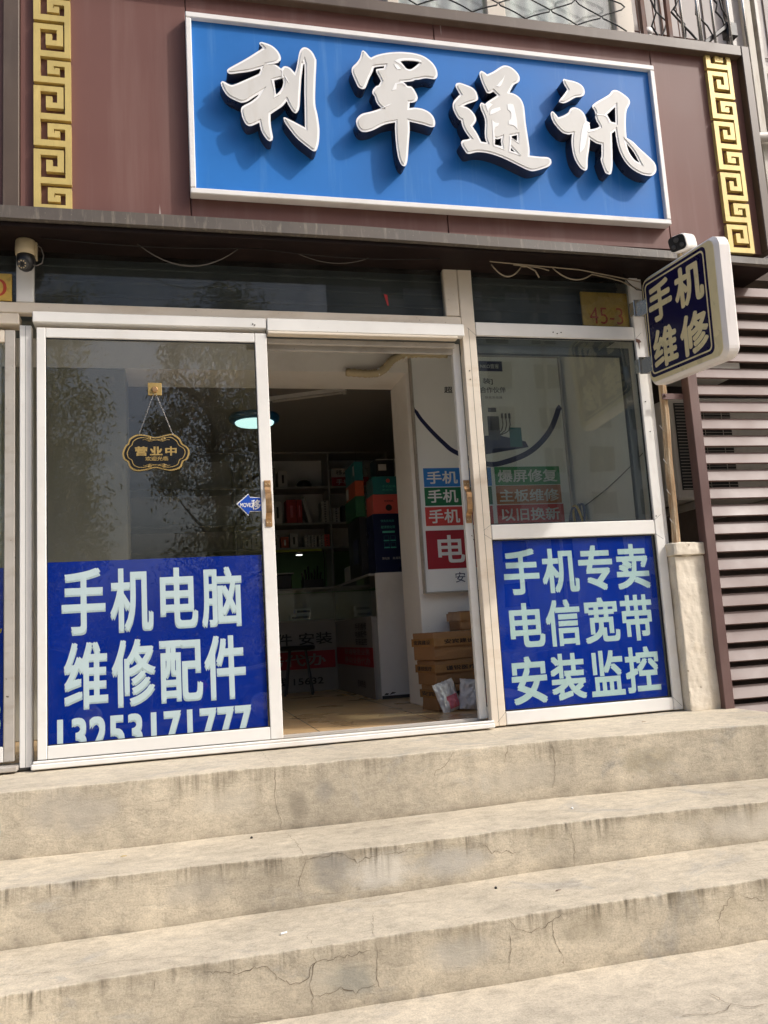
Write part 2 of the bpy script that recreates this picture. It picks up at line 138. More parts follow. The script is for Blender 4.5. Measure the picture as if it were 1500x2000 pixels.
PATCHES = [(.56, -.34, .10, .08, (.27, .255, .225), .8), (.74, -.36, .16, .07, (.66, .62, .54), .75), (1.0, -.37, .16, .06, (.44, .42, .38), .7),
    (.52, -.575, .09, .06, (.27, .265, .225), .75), (.44, -.55, .06, .08, (.52, .47, .37), .6), (.49, -.17, .045, .06, (.27, .235, .18), .7), (.60, -.12, .05, .05, (.3, .28, .24), .6),
    (2.42, -.34, .5, .06, (.62, .57, .48), .6), (2.1, -.12, .12, .07, (.33, .28, .18), .55), (1.35, -.52, .1, .05, (.28, .24, .17), .5), (-.42, -.1, .2, .1, (.41, .375, .32), .6), (.05, -.36, .12, .06, (.36, .33, .28), .5),
    (.9, -.54, .12, .06, (.4, .38, .335), .6), (-.715, -.14, .028, .12, (.16, .33, .36), .8), (.2, -.13, .14, .06, (.54, .49, .4), .5), (1.5, -.15, .25, .07, (.42, .38, .31), .5), (1.9, -.52, .1, .06, (.33, .28, .19), .45)]
def concrete(name, steps=True, col=(.525, .46, .352)):
    m, nt, n, l, b = _new(name)
    p = mapped(n, l)
    a = n('TexNoise', Scale=1.3, Detail=8.0, Roughness=.62, Distortion=.6); l(p, a.inputs['Vector'])
    lo = tuple(c * .8 for c in col); hi = tuple(min(1, c * 1.14) for c in col)
    c = ramp(n, l, a.outputs['Fac'], [(.34, lo), (.5, col), (.68, hi)])
    # grey cement patches
    a2 = n('TexNoise', Scale=2.1, Detail=9.0, Roughness=.7, Distortion=1.2); l(mapped(n, l, (1, 1, 1.3)), a2.inputs['Vector'])
    f = ramp(n, l, a2.outputs['Fac'], [(.56, g3(0)), (.68, g3(.75))])
    c = mixc(n, l, f, c, (.36, .34, .3))
    # trowel marks and mottling
    a3 = n('TexNoise', Scale=1.0, Detail=10.0, Roughness=.75, Distortion=.8); l(mapped(n, l, (10, 22, 30)), a3.inputs['Vector'])
    f = ramp(n, l, a3.outputs['Fac'], [(.3, g3(.78)), (.5, g3(1)), (.7, g3(1.12))])
    c = mixc(n, l, 1.0, c, f, 'MULTIPLY')
    a4 = n('TexNoise', Scale=150.0, Detail=4.0, Roughness=.7); l(p, a4.inputs['Vector'])
    f = ramp(n, l, a4.outputs['Fac'], [(.3, g3(.76)), (.5, g3(1)), (.7, g3(1.12))])
    c = mixc(n, l, 1.0, c, f, 'MULTIPLY')
    a7 = n('TexNoise', Scale=17.0, Detail=8.0, Roughness=.75, Distortion=.5); l(p, a7.inputs['Vector'])
    f = ramp(n, l, a7.outputs['Fac'], [(.32, g3(.8)), (.5, g3(1)), (.68, g3(1.13))])
    c = mixc(n, l, 1.0, c, f, 'MULTIPLY')
    # pits
    a5 = n('TexNoise', Scale=46.0, Detail=3.0, Roughness=.6); l(p, a5.inputs['Vector'])
    f = ramp(n, l, a5.outputs['Fac'], [(.70, g3(0)), (.78, g3(.55))])
    c = mixc(n, l, f, c, (.17, .135, .095))
    a6 = n('TexNoise', Scale=5.5, Detail=7.0, Roughness=.7); l(mapped(n, l, (1, 1.6, 1)), a6.inputs['Vector'])
    f = ramp(n, l, a6.outputs['Fac'], [(.60, g3(0)), (.74, g3(.45))])
    c = mixc(n, l, f, c, tuple(x * .62 for x in col))
    if steps:
        # repaired, damp and repainted patches with ragged outlines
        wn = n('TexNoise', Scale=7.0, Detail=8.0, Roughness=.7); l(p, wn.inputs['Vector'])
        for (px, pz, rx, rz, pc, am) in PATCHES:
            g = n('NewGeometry'); sx = n('SeparateXYZ'); l(g.outputs['Position'], sx.inputs[0])
            q = []
            for o_, ctr, r_ in ((0, px, rx), (2, pz, rz)):
                m1 = n('Math', operation='SUBTRACT'); l(sx.outputs[o_], m1.inputs[0]); m1.inputs[1].default_value = ctr
                m2 = n('Math', operation='DIVIDE'); l(m1.outputs[0], m2.inputs[0]); m2.inputs[1].default_value = r_
                m3 = n('Math', operation='POWER'); 
                ab = n('Math', operation='ABSOLUTE'); l(m2.outputs[0], ab.inputs[0]); l(ab.outputs[0], m3.inputs[0]); m3.inputs[1].default_value = 2; q.append(m3.outputs[0])
            ad = n('Math', operation='ADD'); l(q[0], ad.inputs[0]); l(q[1], ad.inputs[1])
            nz = n('Math', operation='MULTIPLY_ADD'); l(wn.outputs['Fac'], nz.inputs[0]); nz.inputs[1].default_value = 3.2; l(ad.outputs[0], nz.inputs[2])
            f = ramp(n, l, nz.outputs[0], [(.0, g3(am)), (.1, g3(am))])
            mr = n('MapRange'); l(nz.outputs[0], mr.inputs[0]); mr.inputs[1].default_value = 2.75; mr.inputs[2].default_value = 1.75; mr.inputs[3].default_value = 0; mr.inputs[4].default_value = am
            ri0 = n('Attribute', attribute_name='riser'); mm = n('Math', operation='MULTIPLY', use_clamp=True); l(mr.outputs[0], mm.inputs[0]); l(ri0.outputs['Fac'], mm.inputs[1])
            c = mixc(n, l, mm.outputs[0], c, pc)
        # foot-worn paler nosing
        nr = n('Attribute', attribute_name='riser'); n1 = n('Math', operation='SUBTRACT'); n1.inputs[0].default_value = 1; l(nr.outputs['Fac'], n1.inputs[1])
        n2 = n('Math', operation='MULTIPLY'); l(n1.outputs[0], n2.inputs[0]); l(nr.outputs['Fac'], n2.inputs[1]); n3 = n('Math', operation='MULTIPLY'); l(n2.outputs[0], n3.inputs[0]); n3.inputs[1].default_value = 1.6
        n4 = n('Math', operation='MULTIPLY', use_clamp=True); l(n3.outputs[0], n4.inputs[0]); l(a7.outputs['Fac'], n4.inputs[1])
        c = mixc(n, l, n4.outputs[0], c, (.6, .54, .44))
        at = n('Attribute', attribute_name='drop'); ris = n('Attribute', attribute_name='riser')
        # rain streaks running down from the nosing: broad and fine
        inv = n('Math', operation='SUBTRACT'); inv.inputs[0].default_value = 1.0; l(at.outputs['Fac'], inv.inputs[1])
        for sc, th, am, col2, lsc, soft, gm in (((8, 0, .5), (.44, .66), .62, (.22, .18, .105), 3.1, 1.7, .35), ((26, 0, 1.2), (.45, .66), .8, (.14, .11, .066), 9.0, 2.0, .12), ((55, 0, 3), (.42, .6), .95, (.075, .06, .038), 19.0, 3.2, .4)):
            s = n('TexNoise', Scale=1.0, Detail=6.0, Roughness=.65); l(mapped(n, l, sc), s.inputs['Vector'])
            f = ramp(n, l, s.outputs['Fac'], [(th[0], g3(0)), (th[1], g3(am))])
            # each streak has its own length
            ln = n('TexNoise', Scale=1.0, Detail=3.0); l(mapped(n, l, (lsc, .7, .2)), ln.inputs['Vector'])
            lf = ramp(n, l, ln.outputs['Fac'], [(.36, g3(0)), (.72, g3(.85 if lsc < 15 else .5))])
            sb = n('Math', operation='SUBTRACT'); l(lf, sb.inputs[0]); l(at.outputs['Fac'], sb.inputs[1])
            pw = n('Math', operation='MULTIPLY', use_clamp=True); l(sb.outputs[0], pw.inputs[0]); pw.inputs[1].default_value = soft
            gp = n('TexNoise', Scale=1.0, Detail=3.0); l(mapped(n, l, (1.7, 1.1, .4)), gp.inputs['Vector'])
            gf = ramp(n, l, gp.outputs['Fac'], [(.42, g3(gm)), (.6, g3(1))])
            m1 = n('Math', operation='MULTIPLY'); l(f, m1.inputs[0]); l(pw.outputs[0], m1.inputs[1])
            m3_ = n('Math', operation='MULTIPLY'); l(m1.outputs[0], m3_.inputs[0]); l(gf, m3_.inputs[1]); ag = n('Attribute', attribute_name='age'); m3 = n('Math', operation='MULTIPLY'); l(m3_.outputs[0], m3.inputs[0]); l(ag.outputs['Fac'], m3.inputs[1])
            m2 = n('Math', operation='MULTIPLY', use_clamp=True); l(m3.outputs[0], m2.inputs[0]); l(ris.outputs['Fac'], m2.inputs[1])
            c = mixc(n, l, m2.outputs[0], c, col2)
        # grime gathered along the foot of each riser
        pw = n('Math', operation='POWER', use_clamp=True); l(at.outputs['Fac'], pw.inputs[0]); pw.inputs[1].default_value = 9
        s = n('TexNoise', Scale=9.0, Detail=5.0); l(p, s.inputs['Vector'])
        f = ramp(n, l, s.outputs['Fac'], [(.35, g3(.25)), (.65, g3(1))])
        m1 = n('Math', operation='MULTIPLY'); l(f, m1.inputs[0]); l(pw.outputs[0], m1.inputs[1])
        m2 = n('Math', operation='MULTIPLY', use_clamp=True); l(m1.outputs[0], m2.inputs[0]); l(ris.outputs['Fac'], m2.inputs[1])
        c = mixc(n, l, m2.outputs[0], c, (.1, .08, .055))
    l(c, b.inputs['Base Color'])
    b.inputs['Roughness'].default_value = .88
    h1 = n('Bump', Strength=.5, Distance=.006); l(a3.outputs['Fac'], h1.inputs['Height'])
    h2 = n('Bump', Strength=.35, Distance=.002); l(a4.outputs['Fac'], h2.inputs['Height']); l(h1.outputs[0], h2.inputs['Normal'])
    l(h2.outputs[0], b.inputs['Normal'])
    return m
def tiles(name, col, size, ox, oy, rough=.15):
    m, nt, n, l, b = _new(name)
    g = n('NewGeometry'); mp = n('Mapping'); mp.inputs['Location'].default_value = (-ox, -oy, 0); l(g.outputs['Position'], mp.inputs[0])
    br = n('TexBrick', offset=0.0, squash=1.0); l(mp.outputs[0], br.inputs['Vector'])
    br.inputs['Scale'].default_value = 1; br.inputs['Brick Width'].default_value = size; br.inputs['Row Height'].default_value = size
    br.inputs['Mortar Size'].default_value = .0035; br.inputs['Mortar Smooth'].default_value = .1
    br.inputs['Color1'].default_value = (*col, 1); br.inputs['Color2'].default_value = (*[c * .93 for c in col], 1)
    br.inputs['Mortar'].default_value = (.06, .045, .03, 1)
    t = n('TexNoise', Scale=3.0, Detail=7.0); l(g.outputs['Position'], t.inputs['Vector'])
    f = ramp(n, l, t.outputs['Fac'], [(.3, g3(.85)), (.7, g3(1.1))])
    l(mixc(n, l, 1.0, br.outputs['Color'], f, 'MULTIPLY'), b.inputs['Base Color'])
    rr = ramp(n, l, t.outputs['Fac'], [(.3, g3(rough)), (.7, g3(rough + .2))]); l(rr, b.inputs['Roughness'])
    return m
M = {}
M['alu'] = paint('white_aluminium', (.78, .765, .73), .38, .05, 4, dirt=(.5, .38, .24), damt=.32, dscale=(3, 3, 5), dth=(.55, .8), spots=((.2, .15, .1), 55, .76), bump=.05, bs=30)
M['cream'] = paint('yellowed_white_paint', (.72, .64, .53), .5, .07, 3, dirt=(.5, .36, .2), damt=.5, dscale=(2.5, 3, 7), spots=((.22, .16, .1), 70, .73), bump=.08, bs=60)
M['aludark'] = paint('worn_grey_aluminium', (.42, .39, .35), .45, .12, 4, dirt=(.22, .16, .1), damt=.6, dscale=(4, 4, 9), spots=((.1, .08, .06), 60, .7))
M['maroon'] = paint('maroon_composite_panel', (.165, .078, .066), .5, .07, 1.2, dirt=(.25, .155, .135), damt=.4, dscale=(9, 9, .5), dth=(.48, .72), scratch=True, spec=.25)
M['bronze'] = paint('bronze_metal_frame', (.095, .066, .047), .4, .15, 3, dirt=(.16, .125, .095), damt=.5, dscale=(12, 12, 2))
M['ledge'] = paint('sooty_metal_ledge', (.085, .07, .058), .6, .25, 4, dirt=(.3, .26, .2), damt=.6, dscale=(38, 38, 3), dth=(.54, .74), spots=((.4, .35, .28), 160, .72))
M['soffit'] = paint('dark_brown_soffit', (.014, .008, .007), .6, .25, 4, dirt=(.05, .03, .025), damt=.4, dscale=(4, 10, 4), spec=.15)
M['gold'] = paint('gold_painted_relief', (.6, .46, .16), .42, .12, 5, metal=.2, dirt=(.4, .27, .08), damt=.5, dscale=(18, 18, 6))
M['blueboard'] = paint('sun_faded_blue_board', (.018, .165, .52), .5, .08, 2, dirt=(.12, .3, .6), damt=.5, dscale=(15, 15, 1.0), dth=(.55, .8), scratch=True, spec=.25)
M['signframe'] = paint('white_metal_sign_frame', (.8, .78, .76), .35, .06, 4, dirt=(.42, .36, .28), damt=.35, dscale=(5, 5, 12), spots=((.25, .2, .15), 60, .76))
M['return'] = paint('dark_navy_letter_side', (.022, .026, .05), .3, .3, 6, dirt=(.11, .09, .075), damt=.45, dscale=(10, 10, 6))
M['trim'] = paint('white_letter_trim', (.9, .9, .9), .35, .03, 5)
M['letterface'] = paint('grey_white_acrylic', (.615, .605, .58), .4, .04, 3, dirt=(.5, .46, .4), damt=.4, dscale=(10, 10, 3), spots=((.4, .36, .3), 40, .76))
M['film'] = paint('royal_blue_film', (.001, .034, .40), .6, .1, 2, spec=0)
M['filmletter'] = paint('pale_blue_white_vinyl', (.66, .78, .82), .6, .04, 4, spec=0)
M['navy'] = paint('navy_lightbox_face', (.009, .007, .055), .3, .12, 4, spec=.25)
M['lbcream'] = paint('yellowed_acrylic', (.88, .77, .46), .3, .1, 6, dirt=(.5, .36, .14), damt=.4, dscale=(6, 6, 6))
M['lbwhite'] = paint('white_lightbox_shell', (.82, .78, .755), .35, .04, 3, dirt=(.5, .46, .4), damt=.4, dscale=(10, 10, 1.5), dth=(.56, .8))
M['louver'] = paint('mauve_brown_slat', (.13, .08, .069), .5, .06, 2, dirt=(.12, .085, .072), damt=.5, dscale=(3, 3, 12))
M['post'] = paint('brown_steel_post', (.12, .066, .06), .45, .12, 3, dirt=(.2, .14, .12), damt=.4, dscale=(9, 9, 2))
M['plaster'] = paint('rough_cream_plaster', (.68, .61, .5), .85, .1, 5, bump=1.0, bs=34, dirt=(.42, .34, .23), damt=.75, dscale=(7, 7, 4), spots=((.3, .24, .17), 30, .71))
M['wood'] = paint('weathered_wood', (.34, .22, .12), .8, .35, 2, bump=.7, bs=60, dirt=(.6, .48, .33), damt=.9, dscale=(50, 50, 3.5), dth=(.46, .6))
M['wallwhite'] = paint('white_interior_wall', (.88, .85, .81), .75, .05, 1.5, bump=.15, bs=60, dirt=(.5, .44, .37), damt=.3, dscale=(3, 3, 3), spots=((.2, .17, .14), 26, .78))
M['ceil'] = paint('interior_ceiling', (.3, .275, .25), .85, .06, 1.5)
M['floor'] = tiles('beige_floor_tile', (.74, .5, .26), .67, .73, .47, .22)
M['glass'] = glass('window_glass', refl=.066, dust=.012)
M['dustglass'] = glass('dusty_door_glass', (.93, .95, .94), .076, .006, spots=.05)
M['transomglass'] = glass('dirty_transom_glass', (.8, .82, .82), .03, .03, spots=.03)
M['leafglass'] = glass('inner_leaf_glass', (.97, .98, .97), .015, .006)
M['conc'] = concrete('stained_concrete')
M['ground'] = concrete('pale_worn_concrete', False, (.54, .475, .37))
M['crack'] = paint('crack_dark', (.17, .135, .095), .95, .4, 40)
M['brass'] = paint('worn_copper_handle', (.45, .27, .13), .35, .3, 20, metal=.75, dirt=(.3, .17, .09), damt=.8, dscale=(50, 50, 50))
M['black'] = paint('matt_black_plastic', (.014, .014, .015), .4, .2, 8)
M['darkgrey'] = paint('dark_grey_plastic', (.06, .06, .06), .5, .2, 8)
M['beigeplastic'] = paint('yellowed_plastic', (.55, .45, .28), .45, .12, 8)
M['whiteplastic'] = paint('white_plastic', (.75, .73, .69), .4, .06, 8)
M['red'] = paint('red_vinyl', (.42, .03, .03), .5, .1, 6)
M['cable'] = paint('grey_cable', (.13, .115, .1), .6, .2, 9)
M['blackcable'] = paint('black_cable', (.012, .011, .01), .5, .3, 9)
M['palecable'] = paint('dusty_pale_cable', (.34, .28, .2), .6, .2, 9)
M['card'] = paint('brown_cardboard', (.31, .165, .075), .7, .12, 6, bump=.25, bs=40, dirt=(.22, .115, .05), damt=.5, dscale=(6, 6, 6))
M['tape'] = paint('glossy_brown_tape', (.36, .2, .09), .15, .15, 12)
M['ink'] = paint('black_ink', (.015, .012, .012), .6, .2, 9)
M['navyink'] = paint('navy_ink', (.012, .014, .08), .5, .2, 9)
M['greyink'] = paint('grey_ink', (.06, .06, .075), .5, .2, 9)
M['white'] = paint('white_print', (.78, .77, .75), .5, .04, 6)
M['wallshade'] = paint('shade_darkened_white_wall', (.34, .33, .28), .75, .08, 1.5, bump=.1)  # white wall colour darkened to imitate the dimness behind the door glass
M['poster'] = paint('white_poster_print', (.88, .87, .86), .45, .03, 2)
M['tblue'] = paint('blue_print', (.025, .2, .6), .5, .06, 6)
M['tgreen'] = paint('dark_green_print', (.01, .14, .055), .5, .06, 6)
M['tgreen2'] = paint('green_print', (.02, .27, .07), .5, .06, 6)
M['torange'] = paint('orange_brown_print', (.5, .17, .045), .5, .06, 6)
M['tred'] = paint('red_print', (.6, .05, .045), .5, .06, 6)
M['tdred'] = paint('crimson_print', (.36, .012, .025), .5, .06, 6)
M['plate'] = paint('tarnished_gold_plate', (.75, .47, .09), .35, .2, 12, metal=.3, dirt=(.3, .16, .03), damt=.7, dscale=(22, 22, 22))
M['platered'] = paint('red_plate_number', (.55, .07, .03), .5, .2, 12)
M['steel'] = paint('stainless_tube', (.62, .6, .57), .22, .08, 9, metal=.9)
M['rust'] = paint('rusty_brown_bar', (.14, .065, .045), .7, .3, 9, dirt=(.25, .12, .06), damt=.7, dscale=(20, 20, 6))
M['paleblue'] = paint('pale_curtain', (.62, .6, .6), .8, .08, 2, dirt=(.78, .66, .64), damt=.9, dscale=(7, 7, .4), dth=(.4, .6))
M['wallpanel'] = paint('grey_wall_panel', (.5, .46, .44), .7, .08, 3, dirt=(.3, .25, .22), damt=.5, dscale=(4, 4, 2))
M['darkglass'] = paint('dark_window_glass', (.02, .026, .026), .06, .3, 2)
M['oldwhite'] = paint('peeling_white_paint', (.58, .54, .46), .6, .15, 3, dirt=(.3, .22, .12), damt=.8, dscale=(22, 22, 2))
M['acwhite'] = paint('dusty_white_casing', (.55, .52, .48), .5, .08, 5, dirt=(.3, .26, .22), damt=.5, dscale=(5, 5, 2))
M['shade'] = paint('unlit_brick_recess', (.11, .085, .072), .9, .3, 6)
M['shutter'] = paint('grey_shutter_box', (.12, .135, .135), .55, .15, 3, dirt=(.05, .05, .05), damt=.7, dscale=(5, 5, 4), bump=.1)
M['lampglow'] = emit('ceiling_lamp_glow', (.62, .95, .9), 1.05)
M['lampblue'] = paint('blue_lamp_rim', (.02, .18, .4), .3, .1, 5)
M['worklight'] = emit('work_light_glow', (.95, 1, .85), 3.0)
M['greenpanel'] = paint('green_shelf_back', (.16, .3, .13), .6, .15, 3)
M['yellowgreen'] = paint('yellow_green_trim', (.45, .5, .06), .5, .1, 4)
M['shelf'] = paint('grey_white_shelf_board', (.34, .325, .3), .6, .08, 4)
M['navybox'] = paint('navy_printed_box', (.006, .012, .06), .3, .1, 4)
M['coral'] = paint('coral_printed_box', (.72, .12, .1), .4, .06, 4)
M['teal'] = paint('teal_printed_box', (.02, .17, .18), .4, .08, 4)
M['boxgreen'] = paint('green_printed_box', (.015, .12, .05), .4, .1, 4)
M['boxred'] = paint('red_orange_printed_box', (.5, .09, .035), .4, .1, 4)
M['mint'] = paint('mint_ink', (.1, .5, .4), .5, .1, 4)
M['bagwhite'] = paint('crinkled_white_plastic', (.72, .69, .69), .3, .08, 9, bump=.9, bs=38)
M['pink'] = paint('pink_print', (.75, .2, .25), .4, .15, 30)
M['bluecoil'] = paint('blue_coiled_hose', (.012, .045, .17), .4, .2, 9)
M['yellow'] = paint('yellow_hose', (.6, .4, .06), .5, .1, 9)
M['signblack'] = paint('black_sign_board', (.008, .008, .009), .25, .2, 6)
M['signgold'] = paint('gold_sign_print', (.42, .29, .1), .35, .12, 12, metal=.3)
M['arrowblue'] = paint('bright_blue_sticker', (.012, .07, .42), .3, .08, 6)
M['asphalt'] = paint('asphalt', (.085, .082, .076), .9, .2, 3, bump=.6, bs=160)
M['signpanel'] = paint('shade_darkened_sign_panel', (.3, .27, .25), .5, .06, 3)  # white print with the back room's shade put into its colour
M['bark'] = paint('tree_bark', (.11, .085, .06), .9, .3, 8, bump=.8, bs=40)
M['leaf'] = paint('green_leaves', (.19, .18, .065), .55, .45, 2.5)
_n = M['leaf'].node_tree; _t = _n.nodes.new('ShaderNodeBsdfTranslucent'); _t.inputs[0].default_value = (.26, .24, .07, 1); _a = _n.nodes.new('ShaderNodeMixShader'); _a.inputs[0].default_value = .45
_o = _n.nodes['Material Output']; _n.links.new(_n.nodes['Principled BSDF'].outputs[0], _a.inputs[1]); _n.links.new(_t.outputs[0], _a.inputs[2]); _n.links.new(_a.outputs[0], _o.inputs[0])
M['carpaint'] = paint('dark_car_paint', (.02, .022, .026), .25, .1, 2)
M['cargrey'] = paint('grey_car_paint', (.09, .09, .095), .25, .1, 2)
M['tyre'] = paint('black_tyre', (.015, .015, .015), .8, .2, 8)
M['tower'] = paint('white_tiled_facade', (.82, .78, .72), .7, .06, .4, dirt=(.45, .4, .34), damt=.5, dscale=(1.2, 1.2, .1))
M['towerwin'] = paint('grey_far_window', (.11, .11, .105), .2, .2, .5)
M['rubber'] = paint('black_mortar_smear', (.03, .028, .025), .9, .4, 20)
M['dirtpaint'] = paint('turquoise_paint_smear', (.12, .3, .33), .8, .4, 14)

# ---------------------------------------------------------------- helpers
def tag(o, label=None, cat=None, group=None, kind=None):
    if label: o['label'] = label
    if cat: o['category'] = cat
    if group: o['group'] = group
    if kind: o['kind'] = kind
    return o
def thing(name, label, cat, loc=(0, 0, 0), rz=0, group=None):
    o = bpy.data.objects.new(name, None); C.objects.link(o); o.empty_display_size = .1
    o.location = loc; o.rotation_euler = (0, 0, rz)
    return tag(o, label, cat, group)
class MB:
    def __init__(s): s.bm = bmesh.new()
    def box(s, x0, x1, y0, y1, z0, z1, bev=0, mat=None, seg=1):
        vs = [s.bm.verts.new(v) for v in ((x0,y0,z0),(x1,y0,z0),(x1,y1,z0),(x0,y1,z0),(x0,y0,z1),(x1,y0,z1),(x1,y1,z1),(x0,y1,z1))]
        fs = [s.bm.faces.new([vs[i] for i in q]) for q in ((3,2,1,0),(4,5,6,7),(0,1,5,4),(1,2,6,5),(2,3,7,6),(3,0,4,7))]
        if bev:
            es = {e for f in fs for e in f.edges}
            r = bmesh.ops.bevel(s.bm, geom=list(es), offset=bev, segments=seg, affect='EDGES', profile=.6)
            vs = list({v for f in r['faces'] for v in f.verts} | {v for v in vs if v.is_valid})
        if mat:
            for v in vs: v.co = mat @ v.co
        return s
    def prism(s, pts, f0, f1):
        """pts: outline; f0/f1 map a 2D point to the near and far face"""
        a = [s.bm.verts.new(f0(p)) for p in pts]; b = [s.bm.verts.new(f1(p)) for p in pts]
        s.bm.faces.new(a); s.bm.faces.new(b[::-1])
        for i in range(len(pts)):
            j = (i + 1) % len(pts); s.bm.faces.new((a[j], a[i], b[i], b[j]))
        return s
    def tube(s, pts, r, seg=8, cap=True):
        pts = [Vector(p) for p in pts]; rs = r if isinstance(r, (list, tuple)) else [r] * len(pts)
        rings = []; up = None
        for i, p in enumerate(pts):
            d = (pts[min(i + 1, len(pts) - 1)] - pts[max(i - 1, 0)]).normalized()
            if up is None or abs(up.dot(d)) > .98:
                up = d.orthogonal()
            u = (up - d * up.dot(d)).normalized(); v = d.cross(u); up = u
            rings.append([s.bm.verts.new(p + rs[i] * (math.cos(2 * math.pi * k / seg) * u + math.sin(2 * math.pi * k / seg) * v)) for k in range(seg)])
        for a, b in zip(rings, rings[1:]):
            for k in range(seg): s.bm.faces.new((a[k], a[(k + 1) % seg], b[(k + 1) % seg], b[k]))
        if cap: s.bm.faces.new(rings[0][::-1]); s.bm.faces.new(rings[-1])
        return s
    def lathe(s, prof, o=(0, 0, 0), rot=None, seg=24):
        o = Vector(o); rings = []
        for r, z in prof:
            rings.append([s.bm.verts.new(o + ((rot @ Vector((r * math.cos(2*math.pi*k/seg), r * math.sin(2*math.pi*k/seg), z))) if rot else Vector((r * math.cos(2*math.pi*k/seg), r * math.sin(2*math.pi*k/seg), z)))) for k in range(seg)])
        for a, b in zip(rings, rings[1:]):
            for k in range(seg): s.bm.faces.new((a[k], a[(k+1) % seg], b[(k+1) % seg], b[k]))
        s.bm.faces.new(rings[0][::-1]); s.bm.faces.new(rings[-1]); return s
    def grid_solid(s, xs, zs, occ, y0, y1):
        """relief: cells (i,j) of a grid in x,z that are occupied, from y0 (front) back to y1"""
        vf = {}
        def v(i, j, y):
            k = (i, j, y)
            if k not in vf: vf[k] = s.bm.verts.new((xs[i], y, zs[j]))
            return vf[k]
        for (i, j) in occ:
            s.bm.faces.new((v(i,j,y0), v(i+1,j,y0), v(i+1,j+1,y0), v(i,j+1,y0)))
            for (di, dj, a, b) in ((-1,0,(i,j+1),(i,j)), (1,0,(i+1,j),(i+1,j+1)), (0,-1,(i,j),(i+1,j)), (0,1,(i+1,j+1),(i,j+1))):
                if (i+di, j+dj) not in occ:
                    s.bm.faces.new((v(*b,y0), v(*a,y0), v(*a,y1), v(*b,y1)))
        return s
    def build(s, name, mat, parent=None, smooth=False, world=True):
        bmesh.ops.recalc_face_normals(s.bm, faces=s.bm.faces)
        me = bpy.data.meshes.new(name); s.bm.to_mesh(me); s.bm.free()
        return link(name, me, mat, parent, smooth)
def link(name, me, mat, parent=None, smooth=False):
    me.materials.clear(); me.materials.append(mat if not isinstance(mat, str) else M[mat])
    if smooth:
        for p in me.polygons: p.use_smooth = True
    o = bpy.data.objects.new(name, me); C.objects.link(o)
    if parent:
        o.parent = parent
        if parent.type == 'EMPTY': o.matrix_parent_inverse = (Matrix.Translation(parent.location) @ parent.rotation_euler.to_matrix().to_4x4()).inverted()
    return o
def copy_thing(src, loc, label):
    r = src.copy(); C.objects.link(r); r.location = loc; r['label'] = label
    for ch in src.children:
        c = ch.copy(); C.objects.link(c); c.parent = r
        for g in ch.children:
            d = g.copy(); C.objects.link(d); d.parent = c
    return r
def box(name, mat, parent, x0, x1, y0, y1, z0, z1, bev=.003):
    return MB().box(x0, x1, y0, y1, z0, z1, bev).build(name, mat, parent)
def struct(name, mat, x0, x1, y0, y1, z0, z1):
    return tag(MB().box(x0, x1, y0, y1, z0, z1).build(name, mat), kind='structure')
def cat_mull(pts, closed=True, sub=4, corner=48):
    """smooth an outline, keeping sharp corners"""
    n = len(pts); out = []
    def ang(i):
        a = Vector(pts[i]) - Vector(pts[i-1]); b = Vector(pts[(i+1) % n]) - Vector(pts[i])
        return math.degrees(a.angle(b)) if a.length > 0 and b.length > 0 else 0
    cor = [ang(i) > corner for i in range(n)]
    for i in range(n):
        p1 = Vector(pts[i]); p2 = Vector(pts[(i+1) % n])
        p0 = p1 if cor[i] else Vector(pts[i-1]); p3 = p2 if cor[(i+1) % n] else Vector(pts[(i+2) % n])
        for k in range(sub):
            t = k / sub
            out.append(.5 * (2*p1 + (p2-p0)*t + (2*p0-5*p1+4*p2-p3)*t*t + (3*p1-p0-3*p2+p3)*t**3))
    return [tuple(p) for p in out]
def area(p): return sum(p[i-1][0]*p[i][1] - p[i][0]*p[i-1][1] for i in range(len(p))) / 2
def outline_mesh(outs, holes, y, ext, off=0):
    """filled outlines with holes in the x,z plane, front at y-ext, back at y+ext"""
    cu = bpy.data.curves.new('o', 'CURVE'); cu.dimensions = '2D'; cu.fill_mode = 'BOTH'; cu.extrude = ext; cu.offset = off
    for grp, sgn in ((outs, 1), (holes, -1)):
        for p in grp:
            if area(p) * sgn < 0: p = p[::-1]
            sp = cu.splines.new('POLY'); sp.points.add(len(p) - 1); sp.use_cyclic_u = True
            for q, a in zip(sp.points, p): q.co = (a[0], a[1], 0, 1)
    ob = bpy.data.objects.new('o', cu); C.objects.link(ob); bpy.context.view_layer.update()
    me = bpy.data.meshes.new_from_object(ob.evaluated_get(bpy.context.evaluated_depsgraph_get()))
    bpy.data.objects.remove(ob); bpy.data.curves.remove(cu)
    for v in me.vertices: v.co = (v.co.x, y - v.co.z, v.co.y)
    return me
def text_mesh(body, bold=0, ext=0, spacing=1.0, line=1.0):
    cu = bpy.data.curves.new('t', 'FONT'); cu.body = body; cu.offset = bold; cu.extrude = ext; cu.space_character = spacing; cu.resolution_u = 4; cu.space_line = line
    ob = bpy.data.objects.new('t', cu); C.objects.link(ob); bpy.context.view_layer.update()
    me = bpy.data.meshes.new_from_object(ob.evaluated_get(bpy.context.evaluated_depsgraph_get()))
    bpy.data.objects.remove(ob); bpy.data.curves.remove(cu)
    return me
